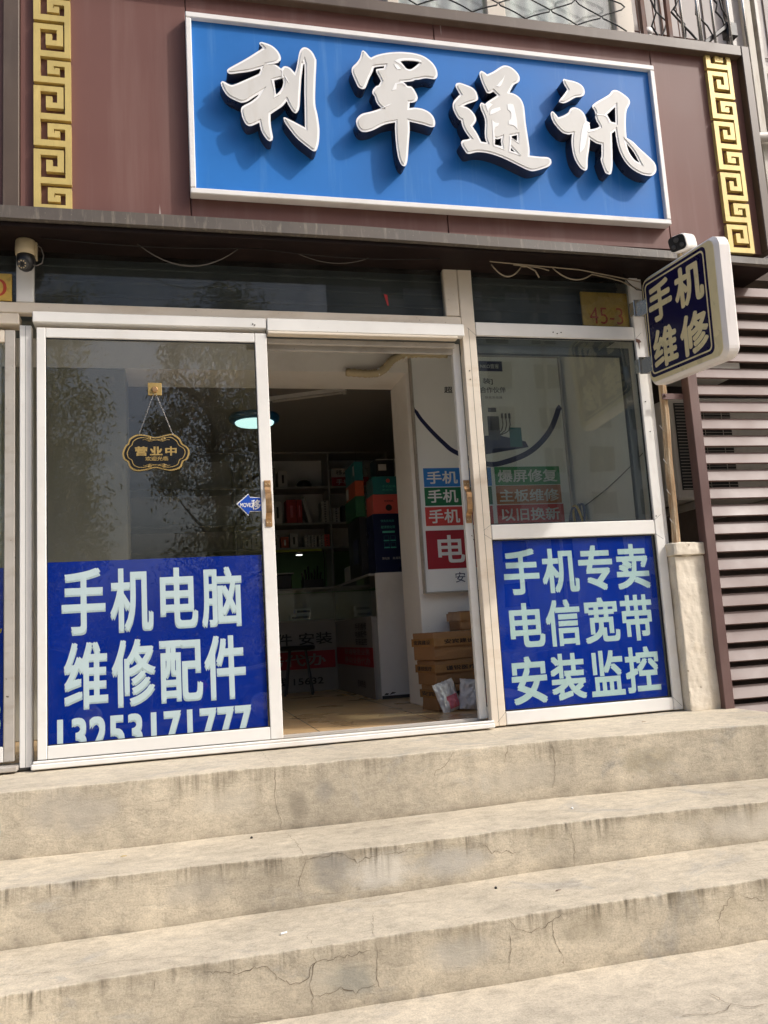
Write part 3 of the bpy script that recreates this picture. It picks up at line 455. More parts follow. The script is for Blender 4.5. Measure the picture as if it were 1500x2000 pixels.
def lettering(items, mat, parent, f, bold=.0, name='lettering', label=None, spacing=1.0, line=1.0, rnd_=False):
    """items: (text, u0, u1, v0, v1) fitted into boxes; f(u, v) -> 3D point; one mesh"""
    bm = bmesh.new()
    for t, u0, u1, v0, v1 in items:
        me = text_mesh(t, min(bold, 0), 0, spacing, line)
        P = [v.co.copy() for v in me.vertices]; B = max(0, bold)
        a, b = min(p.x for p in P) - B, max(p.x for p in P) + B; c, d = min(p.y for p in P) - B, max(p.y for p in P) + B
        # a heavier weight: the same strokes laid a little to each side, a hair apart in depth
        sh = [(0, 0)] if B < .008 else ([(B * math.cos(k * math.pi / 4), B * math.sin(k * math.pi / 4)) for k in range(8)] if rnd_ else [(-B, -B), (B, -B), (-B, B), (B, B), (0, 0)])
        o0 = Vector(f(u0, v0)); e1 = Vector(f(u0 + 1, v0)) - o0; e2 = Vector(f(u0, v0 + 1)) - o0; nrm = e1.cross(e2).normalized()
        for k, (sx, sy) in enumerate(sh):
            for v, p in zip(me.vertices, P):
                v.co = Vector(f(u0 + (p.x + sx - a) / (b - a) * (u1 - u0), v0 + (p.y + sy - c) / (d - c) * (v1 - v0))) + nrm * .00012 * k
            bm.from_mesh(me)
        bpy.data.meshes.remove(me)
    me = bpy.data.meshes.new(name); bm.to_mesh(me); bm.free()
    o = link(name, me, mat, parent)
    if label: o['label'] = label
    return o
def front(y): return lambda u, v: (u, y, v)
def interp(E, x):
    if x <= E[0][0]: return E[0][1]
    for (a, b), (c, d) in zip(E, E[1:]):
        if x <= c: return b + (d - b) * (x - a) / (c - a)
    return E[-1][1]
def sag(p0, p1, drop, n=10):
    p0, p1 = Vector(p0), Vector(p1)
    return [p0.lerp(p1, i / n) - Vector((0, 0, drop * 4 * (i / n) * (1 - i / n))) for i in range(n + 1)]
# ================================================================ steps and ground
def ek(k):
    return ((lambda x: interp(E1, x)), (lambda x: interp(E2, x)), (lambda x: interp(E3, x)))[k]
def zk(k):
    return ((lambda x: 0.0), (lambda x: interp(R1, x)), (lambda x: interp(R2, x)), (lambda x: interp(R3, x)))[k]
def wob(k, x, s=0): return .008 * noise.noise((x * 2.3, k * 7.1 + s, 0)) + .003 * noise.noise((x * 11, k * 3.3 + s, 5))
def chip(k, x):
    c = noise.noise((x * 6, k * 9.0, 3)) + .6 * noise.noise((x * 23, k * 5.0, 8))
    return .009 + .006 * max(-.6, c) + .06 * max(0, c - .52)
def step_point(k, x, t):
    """t < 0: tread, -1 back .. 0 edge; t > 0: riser, 0 edge .. 1 foot"""
    yf = ek(k)(x) + wob(k, x); z = zk(k)(x); zb = zk(k + 1)(x) - .015
    yb = (1.2 if k == 0 else ek(k - 1)(x) + .06)
    r = chip(k, x)
    if t <= 0:
        return Vector((x, yf + r + (yb - yf - r) * (-t), z - .004 * (1 + t) + .002 * noise.noise((x * 3, t * 3, k))))
    return Vector((x, yf - .003 * noise.noise((x * 4, t * 5, k)), z - r + (zb - z + r) * t))
steps = thing('concrete_steps', 'stained cracked concrete steps of three risers below the shop door', 'steps', (1, -.6, -.66))
XS = [-2.2 + i * .02 for i in range(int(5.2 / .02) + 1)]
for k in range(3):
    bm = bmesh.new(); da = []; ra = []
    prof = [('t', -1), ('t', -.75), ('t', -.5), ('t', -.25), ('t', -.08), ('t', 0)] + [('c', a) for a in (.25, .5, .75)] + [('r', a) for a in (0, .03, .08, .15, .25, .4, .55, .7, .85, .93, .97, 1)]
    rows_ = []
    for x in XS:
        col = []
        for kind, a in prof:
            if kind == 't': p = step_point(k, x, a); d, ri = 0, 0
            elif kind == 'r':
                p = step_point(k, x, a + 1e-6); d, ri = a, 1
            else:
                p0 = step_point(k, x, 0); p1 = step_point(k, x, 1e-6); th = a * math.pi / 2
                p = Vector((x, p1.y + (p0.y - p1.y) * (1 - math.sin(th)), p1.z + (p0.z - p1.z) * math.cos(th))); d, ri = 0, a
                jit = .0022 * noise.noise((x * 45, a * 4, k * 3.1)); p += Vector((0, -jit, jit))
            v = bm.verts.new(p); da.append(d); ra.append(ri); col.append(v)
        rows_.append(col)
    for a, b in zip(rows_, rows_[1:]):
        for i in range(len(prof) - 1): bm.faces.new((a[i], a[i+1], b[i+1], b[i]))
    # the right end and the back, so the step is solid
    for col in (rows_[0], rows_[-1]):
        q = [bm.verts.new((col[0].co.x, col[0].co.y, -.75)), bm.verts.new((col[-1].co.x, col[-1].co.y, -.75))]
        da += [.5, .5]; ra += [1, 1]
        f = col + [q[1], q[0]]
        bm.faces.new(f)
    bmesh.ops.recalc_face_normals(bm, faces=bm.faces)
    me = bpy.data.meshes.new('step'); bm.to_mesh(me); bm.free()
    for nme, arr in (('drop', da), ('riser', ra), ('age', [(.5, 1.0, 1.15)[k]] * len(da))):
        at = me.attributes.new(nme, 'FLOAT', 'POINT'); at.data.foreach_set('value', arr)
    st = link('step', me, 'conc', steps, True)
    st['label'] = ('top step forming the doorstep platform', 'middle step', 'lowest step')[k]
    # cracks running over this step
    for s, pts in CRACKS:
        if s[0] == 'g' or int(s[1]) != k: continue
        mb = MB(); rnd = random.Random(len(pts) * 100 + int(pts[0][0] * 1000))
        fine = []
        for a, b in zip(pts, pts[1:]):
            a, b = Vector(a), Vector(b); nn = max(2, int((b - a).length / .012))
            for i in range(nn):
                q = a.lerp(b, i / nn); j = .006
                fine.append(q + Vector((rnd.uniform(-j, j), rnd.uniform(-j, j), rnd.uniform(-j, j))))
        fine.append(Vector(pts[-1])); L = []
        for i, q in enumerate(fine):
            x = q.x
            if s[0] == 'r':
                z0 = zk(k)(x); zb = zk(k + 1)(x) - .015; r = chip(k, x)
                t = max(.001, min(.99, (q.z - z0 + r) / (zb - z0 + r))); p = step_point(k, x, t) + Vector((0, -.0013, 0)); nrm = Vector((0, -1, 0))
            else:
                yf = ek(k)(x); yb = 1.2 if k == 0 else ek(k - 1)(x) + .06
                t = max(-.99, min(-.002, -(q.y - yf) / (yb - yf))); p = step_point(k, x, t) + Vector((0, 0, .0013)); nrm = Vector((0, 0, 1))
            L.append((p, nrm))
        prev = None
        for i, (p, nrm) in enumerate(L):
            d = (L[min(i+1, len(L)-1)][0] - L[max(0, i-1)][0]); sd = d.cross(nrm)
            sd = sd.normalized() if sd.length > 1e-6 else Vector((1, 0, 0))
            e = min(1, .25 + i / 4, .25 + (len(L) - 1 - i) / 4); wd = (.0004 + .0007 * rnd.random()) * e * (.7 if s[0] == 't' else 1)
            if s[0] == 'r' and rnd.random() < .1: wd *= 1.8
            cur = (mb.bm.verts.new(p + sd * wd), mb.bm.verts.new(p - sd * wd))
            if prev: mb.bm.faces.new((prev[0], prev[1], cur[1], cur[0]))
            prev = cur
        mb.build('crack', 'crack', st)
# ground slab and road
gm = MB(); nx, ny = 60, 50
gv = [[gm.bm.verts.new((-4 + i * .2, -6.2 + j * .1 + (0 if j < ny else .6), (zk(3)(-4 + i * .2) if -4 + i * .2 < 3.05 else -.63) + .006 * noise.noise((i * .31, j * .23, 1)))) for j in range(ny + 1)] for i in range(nx + 1)]
for i in range(nx):
    for j in range(ny): gm.bm.faces.new((gv[i][j], gv[i+1][j], gv[i+1][j+1], gv[i][j+1]))
tag(gm.build('pavement', 'ground', None, True), kind='structure')
mb = MB()
for s, pts in CRACKS:
    if s[0] != 'g': continue
    prev = None; rnd = random.Random(3); fine = []
    for a, b in zip(pts, pts[1:]):
        a, b = Vector(a), Vector(b); nn = max(2, int((b - a).length / .015))
        fine += [a.lerp(b, i / nn) + Vector((rnd.uniform(-.006, .006), rnd.uniform(-.006, .006), 0)) for i in range(nn)]
    for i, p in enumerate(fine):
        d = fine[min(i+1, len(fine)-1)] - fine[max(0, i-1)]; sd = d.cross(Vector((0, 0, 1))); sd = sd.normalized() if sd.length else Vector((1, 0, 0))
        wd = .0007 + .0007 * rnd.random(); z = zk(3)(p.x) + .006 * noise.noise(((p.x + 4) / .2 * .31, (p.y + 6.2) / .1 * .23, 1)) + .0045
        cur = (mb.bm.verts.new((p.x + sd.x * wd, p.y + sd.y * wd, z)), mb.bm.verts.new((p.x - sd.x * wd, p.y - sd.y * wd, z)))
        if prev: mb.bm.faces.new((prev[0], prev[1], cur[1], cur[0]))
        prev = cur
mb2 = mb.build('pavement_crack', 'crack'); tag(mb2, kind='structure')
struct('road', 'asphalt', -60, 90, -44, -6.2, -.9, -.76)
struct('far_pavement', 'ground', -60, 90, -60, -44, -.9, -.70)
struct('kerb', 'ground', -60, 90, -6.35, -6.15, -.85, -.66)

# ================================================================ shop room
struct('shop_floor', 'floor', -2.4, 2.74, .10, 5.0, -.2, .03)
struct('wall_back', 'wallwhite', -2.4, 2.74, 4.9, 5.05, .03, 2.75)
struct('wall_left', 'wallwhite', -2.5, -2.4, .1, 5.05, .03, 2.75)
struct('wall_right', 'wallwhite', 2.745, 2.80, .10, 5.05, -.2, 2.75)
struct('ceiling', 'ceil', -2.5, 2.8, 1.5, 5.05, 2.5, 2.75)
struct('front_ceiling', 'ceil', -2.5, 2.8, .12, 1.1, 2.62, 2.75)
struct('lintel_beam', 'wallwhite', -2.4, 2.745, 1.1, 1.5, 2.29, 2.62)
# pier inside, slightly rough at the foot
pm = MB().box(1.575, 2.743, 1.1, 1.52, .03, 2.29, .006)
tag(pm.build('wall_pier', 'wallwhite'), kind='structure')
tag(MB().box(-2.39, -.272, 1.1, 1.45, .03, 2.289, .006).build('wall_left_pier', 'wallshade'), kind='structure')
fc = thing('flexible_conduit', 'ribbed beige conduit curving from the ceiling beam onto the white pillar', 'conduit', (1.4, 1.05, 2.3))
mb = MB(); cp = [(1.15, 1.06, 2.275), (1.3, 1.05, 2.262), (1.37, 1.05, 2.27), (1.42, 1.05, 2.30), (1.47, 1.04, 2.36), (1.54, 1.04, 2.40), (1.66, 1.05, 2.41), (1.9, 1.06, 2.41)]
cp = [tuple(p) for i in range(len(cp) - 1) for p in [Vector(cp[i]).lerp(Vector(cp[i+1]), t / 8) for t in range(8)]]
mb.tube(cp, [.024 + (.005 if i % 2 else 0) for i in range(len(cp))], 10)
mb.build('corrugated_tube', 'beigeplastic', fc, True)
for xx in (1.36, 1.56):
    box('clip', 'whiteplastic', fc, xx, xx + .02, 1.03, 1.1, 2.25 if xx < 1.5 else 2.37, 2.3 if xx < 1.5 else 2.44)

# ================================================================ shopfront frame
sf = thing('shopfront_frame', 'white aluminium shopfront frame with grey transom glass and fixed window', 'shopfront', (1, 0, 0))
def bar(name, x0, x1, z0, z1, mat='alu', y0=0, y1=.05): return box(name, mat, sf, x0, x1, y0, y1, z0, z1, .004)
bar('mullion', -.715, -.659, .006, 2.146); bar('mullion', -.731, -.649, 2.266, 2.57)
bar('mullion', 1.602, 1.684, .006, 2.57, 'cream'); bar('mullion', 1.517, 1.599, 2.27, 2.57, 'cream', .002, .05)
bar('mullion', 2.686, 2.745, .006, 2.57, 'alu')
bar('corner_trim', 2.747, 2.775, .9, 2.57, 'alu', .012, .06)
bar('transom_bar', -1.9, 1.600, 2.208, 2.264, 'cream', -.004, .05)
bar('transom_bar', 1.686, 2.684, 2.158, 2.238, 'alu', .0, .05)
bar('sash_bar', 1.686, 2.684, .997, 1.078, 'alu', .0, .05)
bar('sash_bar', 1.686, 2.684, .008, .076, 'alu', .0, .05)
bar('door_header', -.650, .500, 2.149, 2.205, 'alu', -.041, .09)
bar('door_header', .503, 1.599, 2.135, 2.205, 'alu', -.046, .004)
bar('header_lip', .505, 1.56, 2.118, 2.133, 'cream', -.05, .0)
bar('door_header', -1.9, -.717, 2.149, 2.205, 'cream', -.006, .09)
bar('inner_track', .40, 1.56, 2.085, 2.117, 'aludark', .012, .03); bar('inner_track', .40, 1.56, 2.06, 2.117, 'aludark', .05, .062); bar('inner_track', .40, 1.56, 2.10, 2.134, 'cream', .064, .1)
bar('sill', -.657, 1.60, .006, .03, 'alu', -.055, .10)
bar('sill_track', -.65, 1.6, .031, .044, 'alu', -.05, -.04); bar('sill_track', -.65, 1.6, .031, .04, 'aludark', -.004, .003); bar('sill_track', -.65, 1.6, .031, .05, 'aludark', .08, .095)
bar('sill', -1.9, -.717, .006, .03, 'aludark', -.05, .10)
def pane(x0, x1, z0, z1, mat='glass', y=.02, parent=None, name='glass_pane'):
    return MB().box(x0, x1, y, y + .005, z0, z1).build(name, mat, parent or sf)
pane(-.647, 1.515, 2.266, 2.57, 'transomglass'); pane(1.686, 2.684, 2.24, 2.57, 'transomglass'); pane(1.686, 2.684, 1.08, 2.156); pane(1.686, 2.684, .078, .995); pane(-1.9, -.733, 2.266, 2.57, 'transomglass')
# black rubber gaskets
for (x0, x1, z0, z1) in ((1.686, 2.684, 1.08, 2.156), (1.686, 2.684, .078, .995)):
    g = MB(); g.box(x0, x1, .012, .019, z0, z0 + .006); g.box(x0, x1, .012, .019, z1 - .006, z1); g.box(x0, x0 + .006, .012, .019, z0 + .006, z1 - .006); g.box(x1 - .006, x1, .012, .019, z0 + .006, z1 - .006)
    g.build('gasket', 'black', sf)
fr = MB().box(1.69, 2.672, .026, .028, .082, .992).build('window_film', 'film', sf); fr['label'] = 'blue film with three rows of pale lettering in the lower window'
for k in range(3): lettering(FILM_RIGHT[4*k:4*k+4], 'filmletter', fr, front(.0255), .024)
rf = MB()
rf.prism([(1.165, 2.39), (1.185, 2.385), (1.19, 2.32), (1.182, 2.325)], lambda p: Vector((p[0], .0150, p[1])), lambda p: Vector((p[0], .0165, p[1])))
rp = rf.build('paper_scrap', 'red', sf); rp['label'] = 'small torn red paper on the transom glass'
# screws and mitre nicks
mb = MB()
for (x, z) in ((2.16, 2.19), (2.185, 2.183), (2.21, 2.19), (1.63, 1.95), (1.63, 1.9), (2.71, 1.78), (2.72, 1.6), (.43, 2.17), (.44, 2.165), (2.70, 1.1), (1.58, 1.0)):
    mb.lathe([(.0035, 0), (.0035, .0035)], (x, .001 if z < 2.16 or x > 1.6 else -.041, z), Matrix.Rotation(R(90), 3, 'X'), 8)
mb.build('screw_heads', 'rubber', sf)
mb = MB().box(-.745, -.63, -.002, .03, -.002, .022, .008); mb.build('mortar_smear', 'rubber', sf)
rs = MB(); rs.prism([(2.69, 2.165), (2.715, 2.16), (2.725, 2.145), (2.712, 2.14), (2.708, 2.10), (2.703, 2.14), (2.69, 2.145)], lambda p: Vector((p[0], -.0015, p[1])), lambda p: Vector((p[0], .0015, p[1]))); rs.build('rust_stain', 'rust', sf)
box('shutter_box', 'shutter', sf, -1.9, 2.68, .14, .4, 2.22, 2.6)
for z in (2.36, 2.44, 2.52): box('shutter_rib', 'shutter', sf, -1.9, 2.68, .128, .139, z, z + .02)

# ================================================================ sliding doors
def leaf(label, x0, x1, y, stile, locx, m2='alu'):
    t = thing('sliding_door', label, 'sliding door', (locx, y, .045))
    z0, z1 = .046, 2.124
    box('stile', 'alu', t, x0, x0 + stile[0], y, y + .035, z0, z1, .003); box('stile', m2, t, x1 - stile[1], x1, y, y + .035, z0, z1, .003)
    box('rail', 'alu', t, x0 + stile[0] + .001, x1 - stile[1] - .001, y + .001, y + .034, z0, .106, .003)
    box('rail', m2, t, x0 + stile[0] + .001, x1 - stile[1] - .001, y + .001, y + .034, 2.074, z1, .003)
    gk = MB(); a_, b_ = x0 + stile[0] + .0005, x1 - stile[1] - .0005
    gk.box(a_, a_ + .004, y + .008, y + .0125, .107, 2.073); gk.box(b_ - .004, b_, y + .008, y + .0125, .107, 2.073); gk.box(a_ + .004, b_ - .004, y + .008, y + .0125, .107, .111); gk.box(a_ + .004, b_ - .004, y + .008, y + .0125, 2.068, 2.073)
    gk.build('gasket', 'black', t)
    g = MB().box(x0 + stile[0], x1 - stile[1], y + .013, y + .018, .106, 2.074).build('glass_pane', 'dustglass' if x0 < 1 else 'leafglass', t)
    return t
def handle(t, x, y):
    mb = MB(); pts = [(x, y - .004, 1.135), (x, y - .012, 1.15), (x, y - .032, 1.168), (x, y - .036, 1.2), (x, y - .036, 1.235), (x, y - .032, 1.265), (x, y - .012, 1.283), (x, y - .004, 1.3)]
    for a, b in zip(pts, pts[1:]):
        a, b = Vector(a), Vector(b); d = (b - a).normalized(); nn = d.cross(Vector((1, 0, 0))) * .003; wx = Vector((.0155, 0, 0))
        q = [mb.bm.verts.new(v) for v in (a - wx - nn, a + wx - nn, a + wx + nn, a - wx + nn, b - wx - nn, b + wx - nn, b + wx + nn, b - wx + nn)]
        for i in ((0,1,5,4), (1,2,6,5), (2,3,7,6), (3,0,4,7)): mb.bm.faces.new([q[j] for j in i])
    for z in (1.118, 1.317): mb.box(x - .017, x + .017, y - .006, y, z - .02, z + .02, .002)
    h = mb.build('handle', 'brass', t)
    sc = MB()
    for z in (1.118, 1.317):
        for dx in (-.008, .008): sc.lathe([(.0035, 0), (.0025, .002)], (x + dx, y - .006, z), Matrix.Rotation(R(90), 3, 'X'), 10)
    sc.build('screws', 'beigeplastic', h)
dl = leaf('sliding glass door with blue film of white lettering and a phone number', -.632, .50, -.034, (.042, .062), -.06)
fl = MB().box(-.592, .43, -.015, -.0135, .1, .958).build('window_film', 'film', dl)
FL = [i for i in FILM_LEFT if len(i[0]) == 1]
for k in range(2): lettering(FL[4*k:4*k+4], 'filmletter', fl, front(-.0158), .026)
num = FILM_LEFT[-1]
lettering([(num[0], num[1], num[2], .045, .222)], 'filmletter', fl, front(-.0158), .032, 'phone_number', spacing=1.05)
ab = MB(); ab.prism(ARROW, lambda p: Vector((p[0], -.0245, p[1])), lambda p: Vector((p[0], -.0215, p[1])))
asx = ab.build('arrow_sticker', 'white', dl); asx['label'] = 'blue arrow sticker reading MOVE'
cx = sum(p[0] for p in ARROW) / 7; cz = sum(p[1] for p in ARROW) / 7
ab = MB(); ab.prism([((p[0] - cx) * .9 + cx, (p[1] - cz) * .9 + cz) for p in ARROW], lambda p: Vector((p[0], -.0265, p[1])), lambda p: Vector((p[0], -.0246, p[1]))); ab.build('arrow_face', 'arrowblue', asx)
lettering(ARROW_TEXT, 'white', asx, front(-.0270), .02)
handle(dl, .472, -.034)
dr = leaf('open sliding glass door slid behind the fixed window', 1.556, 2.668, .052, (.044, .05), 2.1, 'darkgrey')  # top rail and far stile coloured dark to imitate shade behind the window
handle(dr, 1.578, .052)
dn = thing('sliding_door', 'sliding glass door of the neighbouring bay cut off at the left edge', 'sliding door', (-1.3, -.03, .045))
box('stile', 'aludark', dn, -.785, -.738, .012, .04, .046, 2.124); box('rail', 'alu', dn, -1.9, -.786, .013, .039, .046, .115); box('rail', 'cream', dn, -1.9, -.786, .013, .039, 2.06, 2.124)
box('stile', 'alu', dn, -1.95, -1.901, .012, .04, .046, 2.124); MB().box(-1.9, -.785, .024, .029, .115, 2.06).build('glass_pane', 'glass', dn)
box('inner_stile', 'alu', dn, -.86, -.81, .05, .08, .046, 2.124)
f2 = MB().box(-1.9, -.79, .032, .034, .115, .945).build('window_film', 'film', dn)
lettering([('138', -1.05, -.80, .17, .33)], 'filmletter', f2, front(.0305), .02)
mb = MB(); mb.prism([(-.9, .56), (-.80, .64), (-.795, .66), (-.86, .63)], lambda p: Vector((p[0], .0300, p[1])), lambda p: Vector((p[0], .0315, p[1]))); mb.build('tick_mark', 'yellow', f2)

# hanging open sign
hs = thing('hanging_sign', 'black and gold scalloped plaque hanging on a chain on the door glass', 'sign', (-.07, -.035, 1.4))
pq = cat_mull(PLAQUE, sub=5, corner=200); pcx = -.0725; pcz = 1.488
def scl(s, sz=None): return [((p[0] - pcx) * s + pcx, (p[1] - pcz) * (sz or s) + pcz) for p in pq]
def flat(parent, pts, name, mat, y0, y1):
    mb = MB(); mb.prism(pts, lambda p: Vector((p[0], y0, p[1])), lambda p: Vector((p[0], y1, p[1]))); return mb.build(name, mat, parent)
bd = flat(hs, pq, 'board', 'signgold', -.0300, -.0228); flat(hs, scl(.945, .92), 'black_field', 'signblack', -.0315, -.0301)
me = outline_mesh([scl(.87, .83)], [scl(.845, .795)], -.0321, .0005); link('gold_line', me, 'signgold', hs)
lettering([PLAQUE_TEXT[0]], 'signgold', hs, front(-.0322), .035, spacing=1.25); lettering([PLAQUE_TEXT[1]], 'signgold', hs, front(-.0322), .02)
mb = MB()
for s in (1, -1):
    zc = pcz + s * .068
    for dx in (-1, 1):
        pts = []
        for i in range(26):
            a = i / 25 * 4.2 * math.pi; r = .0105 * (1 - i / 27)
            pts.append((pcx + dx * (.034 + math.cos(a) * r), -.0322, zc + math.sin(a) * r * s))
        mb.tube(pts, .0011, 5)
        mb.tube([(pcx + dx * .006, -.0322, zc - s * .004), (pcx + dx * .02, -.0322, zc - s * .008), (pcx + dx * .034, -.0322, zc - s * .01), (pcx + dx * .055, -.0322, zc - s * .001), (pcx + dx * .066, -.0322, zc - s * .004)], .0012, 5)
mb.build('scrollwork', 'signgold', hs)
hk = MB().box(-.108, -.04, -.0265, -.0212, 1.785, 1.85, .002).build('hook_plate', 'signgold', hs)
MB().lathe([(.0155, 0), (.0155, .006), (.012, .009)], (-.074, -.0266, 1.814), Matrix.Rotation(R(90), 3, 'X'), 20).build('knob', 'brass', hk)
for s in (-1, 1):
    mb = MB(); a = Vector((-.074 + s * .006, -.03, 1.79)); b = Vector((pcx + s * .083, -.0305, 1.577)); nl = 34
    for i in range(nl):
        c = a.lerp(b, (i + .5) / nl); d = (b - a).normalized(); sd = Vector((0, 1, 0)) if i % 2 else d.cross(Vector((0, 1, 0)))
        lk = [c + d * (.0052 * math.cos(t)) + sd * (.0022 * math.sin(t)) for t in [k * math.pi / 4 for k in range(9)]]
        mb.tube(lk, .0009, 4, False)
    mb.build('chain', 'steel', hs)

# ================================================================ house number plates
def plate(label, x0, x1, z0, z1, items, y=.006):
    t = thing('number_plate', label, 'house number', ((x0 + x1) / 2, y, z0), group='house number plates')
    box('plate', 'plate', t, x0, x1, y, y + .012, z0, z1, .002); lettering(items, 'platered', t, front(y - .0012), -.006, 'numerals'); return t
plate('gold house number plate reading 45-3 behind the right transom glass', 2.375, 2.68, 2.242, 2.46, [('45-3', 2.42, 2.64, 2.262, 2.365)], .03)
plate('gold house number plate with a red 0 at the left edge', -1.05, -.752, 2.272, 2.415, [('10', -.915, -.775, 2.295, 2.385)])

def litter(label, x, k, t, kind, col):
    p = step_point(k, x, t); mb = MB()
    if kind == 'leaf':
        a = [(0, 0), (.008, .004), (.016, .003), (.024, 0), (.016, -.004), (.008, -.005)]
        mb.prism(a, lambda q: p + Vector((q[0], q[1] * .8, .0015 + .25 * q[0] * q[0] * 10 + abs(q[1]) * .4)), lambda q: p + Vector((q[0], q[1] * .8, .0025 + .25 * q[0] * q[0] * 10 + abs(q[1]) * .4)))
    elif kind == 'butt': mb.tube([p + Vector((0, 0, .005)), p + Vector((.022, .008, .005))], .0036, 8)
    else: bmesh.ops.create_icosphere(mb.bm, subdivisions=1, radius=.006, matrix=Matrix.Translation(p + Vector((0, 0, .003))))
    tag(mb.build({'leaf': 'fallen_leaf', 'butt': 'cigarette_butt'}.get(kind, 'pebble'), col), label, {'leaf': 'leaf', 'butt': 'litter'}.get(kind, 'pebble'))
litter('small dry yellow leaf lying at the left of the middle step', -.23, 1, -.55, 'leaf', 'yellow')
litter('pale cigarette butt lying on the lowest step near its crack', .32, 2, -.30, 'butt', 'white')
litter('dark crumb of mortar on the lowest step right of the middle', 1.14, 2, -.62, 'peb', 'rubber')
litter('grey pebble in the corner behind the middle step at left', -.1, 1, -.93, 'peb', 'acwhite')
litter('dry brown leaf curled on the lowest step at right', 1.32, 2, -.35, 'leaf', 'rust')
litter('tiny white paper scrap on the middle step near the right', 1.62, 1, -.4, 'peb', 'white')
litter('dull green leaf at the foot of the lowest step at right', .88, 2, -.88, 'leaf', 'tgreen2')
litter('small tan leaf on the doorstep left of the pier', 2.3, 0, -.2, 'leaf', 'card')
litter('dark pebble on the middle step towards the left', .28, 1, -.7, 'peb', 'rubber')
litter('brown cigarette butt at the back of the middle step', 1.05, 1, -.9, 'butt', 'card')
# seams, mitres and grooves of the frame
mb = MB()
for x in (1.642,): mb.box(x, x + .0016, -.0006, .001, .01, 2.2)
for x in (-.688,): mb.box(x, x + .0016, -.0006, .001, .01, 2.14)
for (x, z, dx, dz) in ((1.685, 2.158, -.05, .045), (1.685, 1.078, -.045, -.03), (2.685, 1.078, .045, .03), (2.685, .997, .045, -.03), (1.685, .997, -.045, .03), (1.685, .076, -.05, -.05), (2.685, .076, .05, -.05), (2.685, 2.158, .045, .045)):
    L = math.hypot(dx, dz); T = Matrix.Translation((x + dx / 2, 0, z + dz / 2)) @ Matrix.Rotation(-math.atan2(dz, dx), 4, 'Y'); mb.box(-L / 2, L / 2, -.0006, .001, -.0006, .0006, 0, T)
mb.build('frame_seams', 'rubber', sf)
# ================================================================ fascia
fa = thing('shop_fascia', 'maroon panelled shop fascia with bronze edging and gold key pattern strips', 'fascia', (1.4, -.2, 2.57))
for a, b in ((-2.4, -.756), (-.680, .124), (.128, 1.492), (1.496, 2.862), (2.866, 3.476)):
    MB().box(a, b, -.2, -.16, 2.64, 3.925, .003).build('panel', 'maroon', fa)
box('dark_divider', 'bronze', fa, -.755, -.681, -.222, -.17, 2.646, 3.92)
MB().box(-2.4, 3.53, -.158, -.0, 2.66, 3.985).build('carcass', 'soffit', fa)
box('top_frame', 'bronze', fa, -2.4, 3.474, -.25, -.02, 3.915, 3.985, .004)
mb = MB(); mb.box(3.476, 3.532, -.25, -.02, 2.646, 3.985, .004); mb.build('side_frame', 'bronze', fa)
# ledge with sagging, slightly tilted front
mb = MB(); n_ = 60; rowsv = []
for i in range(n_ + 1):
    x = -2.4 + (3.535 + 2.4) * i / n_; wv = .004 * noise.noise((x * 1.5, 0, 2)); dz = -.055 * max(0, (x - 1.0) / 2.5)
    rowsv.append([mb.bm.verts.new(p) for p in ((x, -.205, 2.648 + dz + wv), (x, -.262 + wv, 2.640 + dz + wv), (x, -.268 + wv, 2.575 + dz * .55 + wv), (x, -.25 + wv, 2.568 + dz * .5 + wv), (x, -.2, 2.576 + dz * .5))])
for a, b in zip(rowsv, rowsv[1:]):
    for k in range(5): mb.bm.faces.new((a[k], a[(k+1) % 5], b[(k+1) % 5], b[k]))
mb.bm.faces.new(rowsv[0]); mb.bm.faces.new(rowsv[-1])
mb.build('ledge', 'ledge', fa)
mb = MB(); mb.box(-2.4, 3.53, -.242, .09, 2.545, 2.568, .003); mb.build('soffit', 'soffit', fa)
# key pattern strips
def fret(x0, x1, zb, ztop, vb, period, label):
    rects = [(0,.18,-.06,.94),(0,.80,0,.085),(.63,.80,.085,.34),(.33,.80,.255,.34),(.33,.50,.16,.255),(0,1,.43,.525),(.84,1,-.415,.525),(.84,1,.585,1.525),(.37,1,.585,.67),(.37,.54,.585,.80),(.37,.70,.73,.80),(.56,.70,.70,.73),(0,.86,.845,.94)]
    rects[0] = (0,.18,0,.94)
    rects[6] = (.84,1,0,.525); rects[7] = (.84,1,.585,1.0)
    us = sorted({r[0] for r in rects} | {r[1] for r in rects}); H = (ztop - zb) / period
    vs = set(); allr = []
    k0 = int(math.floor(vb - H)) - 1
    for k in range(k0, int(vb) + 2):
        for (a, b, c, d) in rects:
            c2 = max(c + k, vb - H); d2 = min(d + k, vb)
            if d2 - c2 > 1e-4: allr.append((a, b, c2, d2)); vs |= {round(c2, 4), round(d2, 4)}
    vs = sorted(vs); occ = set()
    zs = [zb + (vb - v) * period for v in vs][::-1]; nv = len(vs) - 1
    for i in range(len(us) - 1):
        for j in range(nv):
            um = (us[i] + us[i+1]) / 2; vm = (vs[j] + vs[j+1]) / 2
            if any(a < um < b and c < vm < d for a, b, c, d in allr): occ.add((i, nv - 1 - j))
    mb = MB(); mb.grid_solid([x0 + u * (x1 - x0) for u in us], zs, occ, -.226, -.199)
    bmesh.ops.remove_doubles(mb.bm, verts=mb.bm.verts, dist=1e-5)
    o = mb.build('key_pattern_strip', 'gold', fa); o['label'] = label
fret(-.614, -.441, 2.643, 3.912, .94, .338, 'left gold key pattern strip')
fret(3.233, 3.406, 2.632, 3.912, .525, .333, 'right gold key pattern strip')

